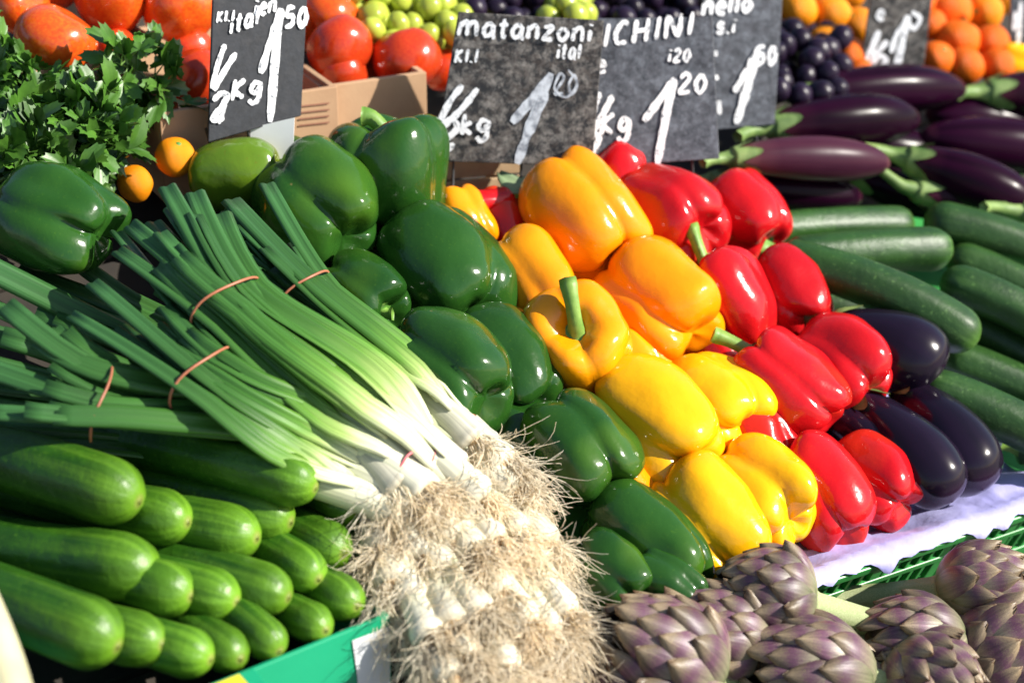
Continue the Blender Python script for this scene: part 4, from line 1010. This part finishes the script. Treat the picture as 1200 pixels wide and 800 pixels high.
# ------------------------------------------------------------------ grapes
gm = tomato_me(50, 0.0, 1.18, 'grape', 0.02); dm = tomato_me(51, 0.0, 1.1, 'darkgrape', 0.02)
def grapes(label, grp, me, spots, rad, h, base, seed):
    rnd = random.Random(seed); t = thing('grape_bunch', label, 'grapes', base, grp)
    for (x0, x1, y0, y1, n) in spots:
        pl = []
        tries = 0
        while len(pl) < n and tries < 4000:
            tries += 1
            c = W(rnd.uniform(x0, x1), rnd.uniform(y0, y1), h + rnd.uniform(-0.022, 0.02))
            if all((c - q).length > rad * 1.75 for q in pl): pl.append(c)
        for c in pl:
            o = obj('grape', me, None, t); o.location = c - base; k = rad * rnd.uniform(0.88, 1.12); o.scale = (k, k, k)
            o.rotation_euler = (rnd.uniform(-1, 1), rnd.uniform(-1, 1), rnd.uniform(0, 6))
        P = sorted(pl, key=lambda q: q.x)[::4]
        if len(P) > 2: obj('stalk', tube(catmull([q - N * 0.006 for q in P], 30), 0.0016, 6), 'grapestem', t)
grapes('bunch of green grapes between the tomatoes and the worn price board', 'grapes', gm, [(415, 545, -35, 52, 62)], 0.0118, 0.008, W(480, 15, -0.03), 3)
grapes('few green grapes peeping over the worn price board', 'grapes', gm, [(640, 690, 4, 22, 8)], 0.0115, 0.03, W(665, 18, -0.03), 4)
grapes('dark grapes along the top edge behind the two price boards', 'grapes', dm, [(548, 860, -30, 26, 110)], 0.0115, 0.01, W(690, 0, -0.03), 5)
grapes('dark grape bunch beside the half hidden grey board', 'grapes', dm, [(908, 988, 38, 112, 46)], 0.0125, 0.015, W(945, 90, -0.03), 6)

# ------------------------------------------------------------------ cardboard boxes and wooden crate
def carton(label, fl, fr_, hgt, dpt, seed, pr=True):
    """open box: front wall between two picture points on its top edge; dpt metres back"""
    A, B = W(*fl), W(*fr_); B.z = A.z = (A.z + B.z) / 2
    d = (B - A); L = d.length; d.normalize(); bk = V((-d.y, d.x, 0)); dn = V((0, 0, -1))
    t = thing('cardboard_box', label, 'box', (A + B) / 2 + dn * hgt, 'cardboard produce boxes')
    th = 0.006
    fp = bevbox('front_panel', box(A, d * L, bk * th, dn * hgt), 'cardboard', t, w=0.001)
    bevbox('back_panel', box(A + bk * dpt, d * L, bk * th, dn * hgt), 'cardboard', t, w=0.001)
    bevbox('side_panel', box(A + bk * (th + .0005), d * th, bk * (dpt - th - .001), dn * hgt), 'cardboard', t, w=0.001)
    bevbox('side_panel', box(B + bk * (th + .0005), -d * th, bk * (dpt - th - .001), dn * hgt), 'cardboard', t, w=0.001)
    bevbox('base_panel', box(A + dn * hgt * 0.98 + d * th * 1.1 + bk * th * 1.1, d * (L - th * 2.2), bk * (dpt - th * 2.2), dn * -th), 'cardboard', t, w=0.001)
    return t, fp, A, B, d, bk
t, fp, A, B, d, bk = carton('tan cardboard box with green printed line behind the clean price board', (186, 122, 0.03), (396, 112, 0.03), 0.085, 0.26, 1)
pA = A - bk * 0.0012
def pr(name, m, q, par): 
    vs = [lift(pA, None, bk, *p) for p in q]; obj(name, (vs, [(3, 2, 1, 0)]), m, par, smooth=False)
pr('green_line', 'greenprint', [(344, 165), (378, 160), (378, 166), (344, 171)], t)
for k in range(4): pr('printed_line', 'brownprint', [(350, 124 + k * 7.5), (386, 120 + k * 7.5), (386, 122 + k * 7.5), (350, 126 + k * 7.5)], t)
t, fp, A, B, d, bk = carton('tan cardboard box of tomatoes next to the worn price board', (375, 95, 0.03), (500, 92, 0.03), 0.085, 0.26, 2)
t, fp, A, B, d, bk = carton('cardboard box of tomatoes at the upper left behind the parsley', (-60, 95, 0.02), (205, 62, 0.02), 0.07, 0.30, 3)
# wooden crate under the worn board
A = W(518, 188, -0.005); d = V((0.97, 0.24, 0)).normalized(); bk = V((-d.y, d.x, 0))
t = thing('wooden_crate', 'small wooden crate corner under the worn price board', 'crate', A + V((0, 0, -.06)))
for k in range(3): bevbox('slat', box(A + V((0, 0, -0.022 * k)), d * 0.075, bk * 0.005, V((0, 0, -0.019))), 'wood', t, w=0.001)
for x in (0.0, 0.045): bevbox('post', box(A + d * x + bk * 0.0055, d * 0.014, bk * 0.014, V((0, 0, -0.064))), 'wood', t, w=0.001)
for k in range(3): bevbox('slat', box(A + bk * 0.006 + d * -0.0055 + V((0, 0, -0.022 * k)), d * 0.005, bk * 0.18, V((0, 0, -0.019))), 'wood', t, w=0.001)
# loose leaf under the boards
for k, (a, b, c_, lab) in enumerate([((585, 200), (615, 215), (655, 198), 'dusty green leaf lying under the worn price board')]):
    o = obj('loose_leaf', leaf_geo(catmull([W(*a, .012), W(*b, .018), W(*c_, .012)], 9), [0.006, 0.018, 0.026, 0.03, 0.032, 0.03, 0.024, 0.016, 0.004], N, [0.6] * 9, curl=0.3), 'leafgrey', loc=W(*b, 0)); tag(o, lab, 'leaf')
# red pointed pepper behind the amber ones
p = catmull([W(512, 226, .0), W(545, 236, .005), W(580, 235, .006), W(600, 230, .008)], 20)
t = thing('pointed_pepper', 'slim red pointed pepper with green stem below the wooden crate', 'pepper', W(560, 234, 0))
obj('body', tube(p, [0.002 + 0.0085 * min(1, k / 7) ** 0.6 for k in range(18)] + [0.0085, 0.006], 16, lambda i, a: 1 + 0.06 * math.cos(3 * a)), 'red', t)
obj('stem', tube(catmull([W(599, 230, .008), W(612, 227, .012), W(634, 231, .012)], 8), [0.008, 0.006, 0.005, 0.0045, 0.0045, 0.0045, 0.005, 0.005], 10), 'stem', t)

# ------------------------------------------------------------------ price boards
GL = {  # strokes in a unit box, y up
 'm': (1.1, [[(0, .05), (.08, .75)], [(.06, .5), (.25, .75), (.42, .68), (.42, .05)], [(.44, .5), (.65, .75), (.85, .68), (.9, .05)]]),
 'a': (.75, [[(.55, .62), (.3, .72), (.08, .42), (.2, .1), (.45, .2), (.56, .6)], [(.56, .68), (.58, .1), (.7, .05)]]),
 't': (.55, [[(.25, 1), (.22, .2), (.4, .06)], [(.02, .68), (.46, .72)]]), 'n': (.7, [[(.05, .05), (.08, .72)], [(.08, .48), (.3, .74), (.5, .6), (.52, .05)]]),
 'z': (.65, [[(.05, .68), (.5, .7), (.08, .1), (.55, .08)]]), 'i': (.3, [[(.1, .08), (.12, .65)], [(.13, .86), (.15, .95)]]), 'I': (.4, [[(.14, .02), (.2, 1)]]),
 'C': (.75, [[(.6, .85), (.35, .98), (.08, .55), (.2, .1), (.58, .1)]]), 'H': (.85, [[(.08, 0), (.12, 1)], [(.62, 0), (.64, 1)], [(.1, .5), (.62, .52)]]),
 'N': (.9, [[(.08, 0), (.12, .95), (.62, .05), (.68, 1)]]), 'K': (.8, [[(.1, 0), (.14, 1)], [(.6, .95), (.16, .5), (.62, .05)]]), 'k': (.7, [[(.1, 0), (.14, 1)], [(.5, .62), (.14, .36), (.55, .02)]]),
 'g': (.75, [[(.52, .6), (.25, .72), (.08, .4), (.3, .2), (.52, .5)], [(.55, .7), (.52, -.1), (.25, -.3), (.05, -.1)]]),
 'l': (.3, [[(.1, .05), (.14, 1)]]), '.': (.25, [[(.08, .02), (.12, .12)]]), '2': (.7, [[(.08, .75), (.3, .98), (.52, .75), (.1, .08), (.6, .1)]]),
 '0': (.75, [[(.32, .96), (.08, .5), (.3, .04), (.56, .45), (.34, .96)]]), '5': (.7, [[(.55, .95), (.15, .92), (.12, .55), (.45, .58), (.5, .2), (.08, .05)]]), '1': (.4, [[(.02, .72), (.22, 1), (.2, 0)]]),
 '/': (.5, [[(.0, -.1), (.45, 1.1)]]), 'o': (.7, [[(.3, .7), (.06, .38), (.3, .05), (.55, .4), (.3, .7)]]), 'u': (.7, [[(.05, .7), (.1, .15), (.35, .08), (.5, .7)], [(.5, .7), (.55, .05)]]), ' ': (.4, []), 'e': (.65, [[(.1, .4), (.5, .45), (.3, .72), (.08, .35), (.3, .05), (.55, .15)]]), 's': (.6, [[(.5, .65), (.2, .7), (.15, .45), (.45, .3), (.35, .05), (.05, .1)]])}
def text(s, x, y, hgt, slope=0.0, wd=1.0, lw=None, slant=0.12):
    """strokes in photo pixels; (x, y) is the left end of the baseline"""
    out = []; cx = 0.0; lw = lw or hgt * 0.16
    for ch in s:
        w_, st = GL[ch]
        for ln in st: out.append(([(x + (cx + a * wd + b * slant) * hgt, y - b * hgt + slope * (cx + a * wd) * hgt) for a, b in ln], lw))
        cx += w_ * wd + 0.08
    return out
def sign(label, quad, base_h, tilt, m, strokes, worn=(), yaw=0.0, clip=None):
    """quad: picture corners TL, TR, BR, BL; stands at the foot of BL-BR, leaning back by tilt"""
    bx, by = (quad[2][0] + quad[3][0]) / 2, (quad[2][1] + quad[3][1]) / 2
    p = W(bx, by, base_h)
    n = V((math.sin(yaw) * math.cos(tilt), -math.cos(yaw) * math.cos(tilt), math.sin(tilt)))
    q = [lift(p, None, n, *c) for c in quad]
    t = thing('price_board', label, 'price board', p, 'chalk price boards')
    th = 0.004
    vs = q + [v - n * th for v in q]
    fs = [(0, 3, 2, 1), (4, 5, 6, 7), (0, 1, 5, 4), (1, 2, 6, 5), (2, 3, 7, 6), (3, 0, 4, 7)]
    bevbox('board', (vs, fs), m, t, w=0.0008)
    for nm, mm, ss, z0 in (('chalk_writing', 'chalk', strokes, 0.0010), ('faded_writing', 'wornchalk', worn, 0.0008)):
        if not ss: continue
        parts = []
        for si, (ln, lw) in enumerate(ss):
            P = [lift(p, None, n, *c) for c in ln]; P = catmull(P, max(8, 5 * len(P))) if len(P) > 2 else catmull(P, 8)
            hw = lw * 0.54 * mpp(p); vv, ff = [], []
            for k, pt in enumerate(P):
                tg = (P[min(k + 1, len(P) - 1)] - P[max(k - 1, 0)]).normalized(); sd = n.cross(tg).normalized()
                e = 1.0 if 0 < k < len(P) - 1 else 0.55
                hv = hw * e * (1 + 0.45 * noise.noise(V((k * 0.6, si * 3.3, 1))))
                o_ = n * (z0 + 0.00012 * (si % 12)); vv += [pt + sd * hv + o_, pt - sd * hv + o_]
            for k in range(len(P) - 1): ff.append((2 * k, 2 * k + 1, 2 * k + 3, 2 * k + 2))
            parts.append((vv, ff))
        obj(nm, join(parts), mm, t, smooth=False)
    # wire clips the board is stuck in with
    right = (q[2] - q[3]).normalized(); upb = n.cross(right).normalized(); upb = upb if upb.z > 0 else -upb
    for f in (clip or (0.15, 0.6)):
        a = q[3].lerp(q[2], f)
        obj('prong', tube([a + upb * 0.012 - n * 0.0055, a - upb * 0.012 - n * 0.0055, a - upb * 0.07 - n * 0.0055], 0.0013, 8), 'metal', t)
    return t
s1 = text('Kl.I', 253, 27, 13, -0.1, wd=.8, lw=2.8) + text('ital', 268, 42, 22, -0.4, wd=.7, lw=3.8) + text('ien', 297, 20, 20, -0.2, wd=.7, lw=3.8)
s1 += [([(263, 52), (254, 78), (248, 104)], 6), ([(276, 62), (262, 84), (250, 106)], 6), ([(249, 118), (258, 110), (266, 112), (258, 126), (248, 140), (262, 138)], 6), ([(264, 122), (256, 145)], 4)]
s1 += text('Kg', 269, 118, 24, -0.15, lw=5)
s1 += [([(329, 10), (323, 60), (316, 143)], 9), ([(329, 12), (316, 50), (305, 86)], 8), ([(326, 30), (318, 90)], 8)] + text('50', 332, 34, 26, -0.05, wd=.7, lw=5)
sign('clean black price board with a tall chalk 1, standing among the tomatoes', [(250, -16), (361, -16), (353, 136), (244, 167)], 0.03, R_(14), 'slate1', s1, yaw=R_(26), clip=(0.03, 0.44))
s2 = text('matanzoni', 537, 43, 23, 0.05, wd=1.0, lw=4.6) + text('Kl.I', 532, 74, 16, 0.0, wd=.9, lw=3.2) + text('ital', 652, 70, 18, 0.0, wd=.7, lw=3.4)
s2 += [([(542, 100), (527, 120), (514, 146)], 7), ([(560, 104), (541, 128), (518, 150)], 7), ([(512, 152), (528, 140), (536, 150), (522, 166), (518, 182), (532, 168)], 6.5)] + text('kg', 539, 158, 24, 0.0, wd=1.0, lw=5)
w2 = [([(646, 86), (628, 130), (606, 192)], 10), ([(646, 88), (624, 116), (600, 144)], 9), ([(640, 108), (618, 160)], 9)] + text('20', 648, 112, 26, -0.0, wd=.75, lw=3.0) + [([(666, 82), (676, 98), (664, 114), (650, 104), (656, 86)], 2.5)]
sign('worn grey price board for tomatoes, stained and marbled', [(537, 14), (708, 24), (694, 195), (509, 189)], 0.025, R_(20), 'slate2', s2, w2, yaw=R_(-1), clip=(0.12, 0.55))
s3 = text('ICHINI', 705, 56, 27, -0.14, wd=.98, lw=4.8) + text('i20', 782, 74, 16, -0.05, wd=.9, lw=3.2) + text('e', 698, 86, 20, 0, lw=4)
s3 += [([(702, 108), (694, 134), (686, 164)], 7), ([(718, 112), (704, 138), (684, 172)], 7), ([(684, 176), (692, 160), (702, 160), (696, 176), (686, 190), (704, 186)], 6)] + text('Kg', 702, 158, 26, -0.0, wd=.9, lw=5.2)
s3 += [([(790, 92), (781, 130), (770, 192)], 9), ([(790, 92), (772, 118), (754, 142)], 8), ([(786, 104), (776, 160)], 8)] + text('20', 793, 110, 24, 0.0, wd=1.0, lw=4.6)
sign('smeared grey price board reading ICHINI above the red peppers', [(700, 22), (835, 20), (843, 186), (690, 196)], 0.030, R_(20), 'slate3', s3, yaw=R_(8), clip=(0.3, 0.8))
s4 = text('nello', 822, 20, 22, -0.1, wd=.9, lw=5) + text('s.i', 838, 40, 18, 0, lw=4) + [([(888, 56), (876, 100), (862, 145)], 9), ([(888, 58), (874, 84), (860, 108)], 7)] + text('50', 884, 78, 24, -0.05, wd=.7, lw=4.6) + [([(838, 60), (839, 66)], 4), ([(839, 88), (840, 94)], 4), ([(842, 118), (843, 134)], 5)]
sign('half hidden dark price board between the ICHINI board and the dark grapes', [(822, -14), (918, -14), (908, 146), (840, 152)], 0.02, R_(18), 'slate3', s4, yaw=R_(12), clip=(0.7,))
s5 = text('e', 1026, 24, 16, 0, lw=4) + [([(1030, 36), (1022, 56), (1014, 80)], 7), ([(1040, 48), (1020, 70)], 6), ([(1016, 82), (1030, 66), (1038, 72), (1024, 84)], 6), ([(1064, 18), (1058, 46), (1050, 80)], 8), ([(1064, 20), (1050, 42), (1044, 62)], 6), ([(1068, 14), (1078, 22), (1070, 34), (1062, 24)], 5)]
sign('small brown black price board among the oranges', [(1022, -14), (1094, -14), (1082, 82), (1008, 86)], 0.015, R_(12), 'slate2', s5, yaw=R_(6), clip=(0.3,))
sign('grey price board cut off by the right edge above the aubergines', [(1184, -14), (1262, -14), (1256, 68), (1186, 72)], 0.015, R_(12), 'slate3', [([(1190, 14), (1188, 36)], 5), ([(1196, 2), (1193, 52)], 5), ([(1212, 8), (1204, 60)], 6)], yaw=R_(6), clip=(0.3,))
# white card below the clean board
pW = W(320, 185, 0.012); n = V((-0.1, -0.97, 0.2)).normalized()
q = [lift(pW, None, n, *c) for c in ((294, 150), (345, 138), (343, 185), (290, 195))]
o = bevbox('white_card', (q + [v - n * 0.001 for v in q], [(0, 3, 2, 1), (4, 5, 6, 7), (0, 1, 5, 4), (1, 2, 6, 5), (2, 3, 7, 6), (3, 0, 4, 7)]), 'whitecard', None, pW, w=0.0002) if False else obj('white_card', (q + [v - n * 0.001 for v in q], [(0, 3, 2, 1), (4, 5, 6, 7), (0, 1, 5, 4), (1, 2, 6, 5), (2, 3, 7, 6), (3, 0, 4, 7)]), 'whitecard', loc=pW, smooth=False)
tag(o, 'blank white card below the clean price board', 'card')
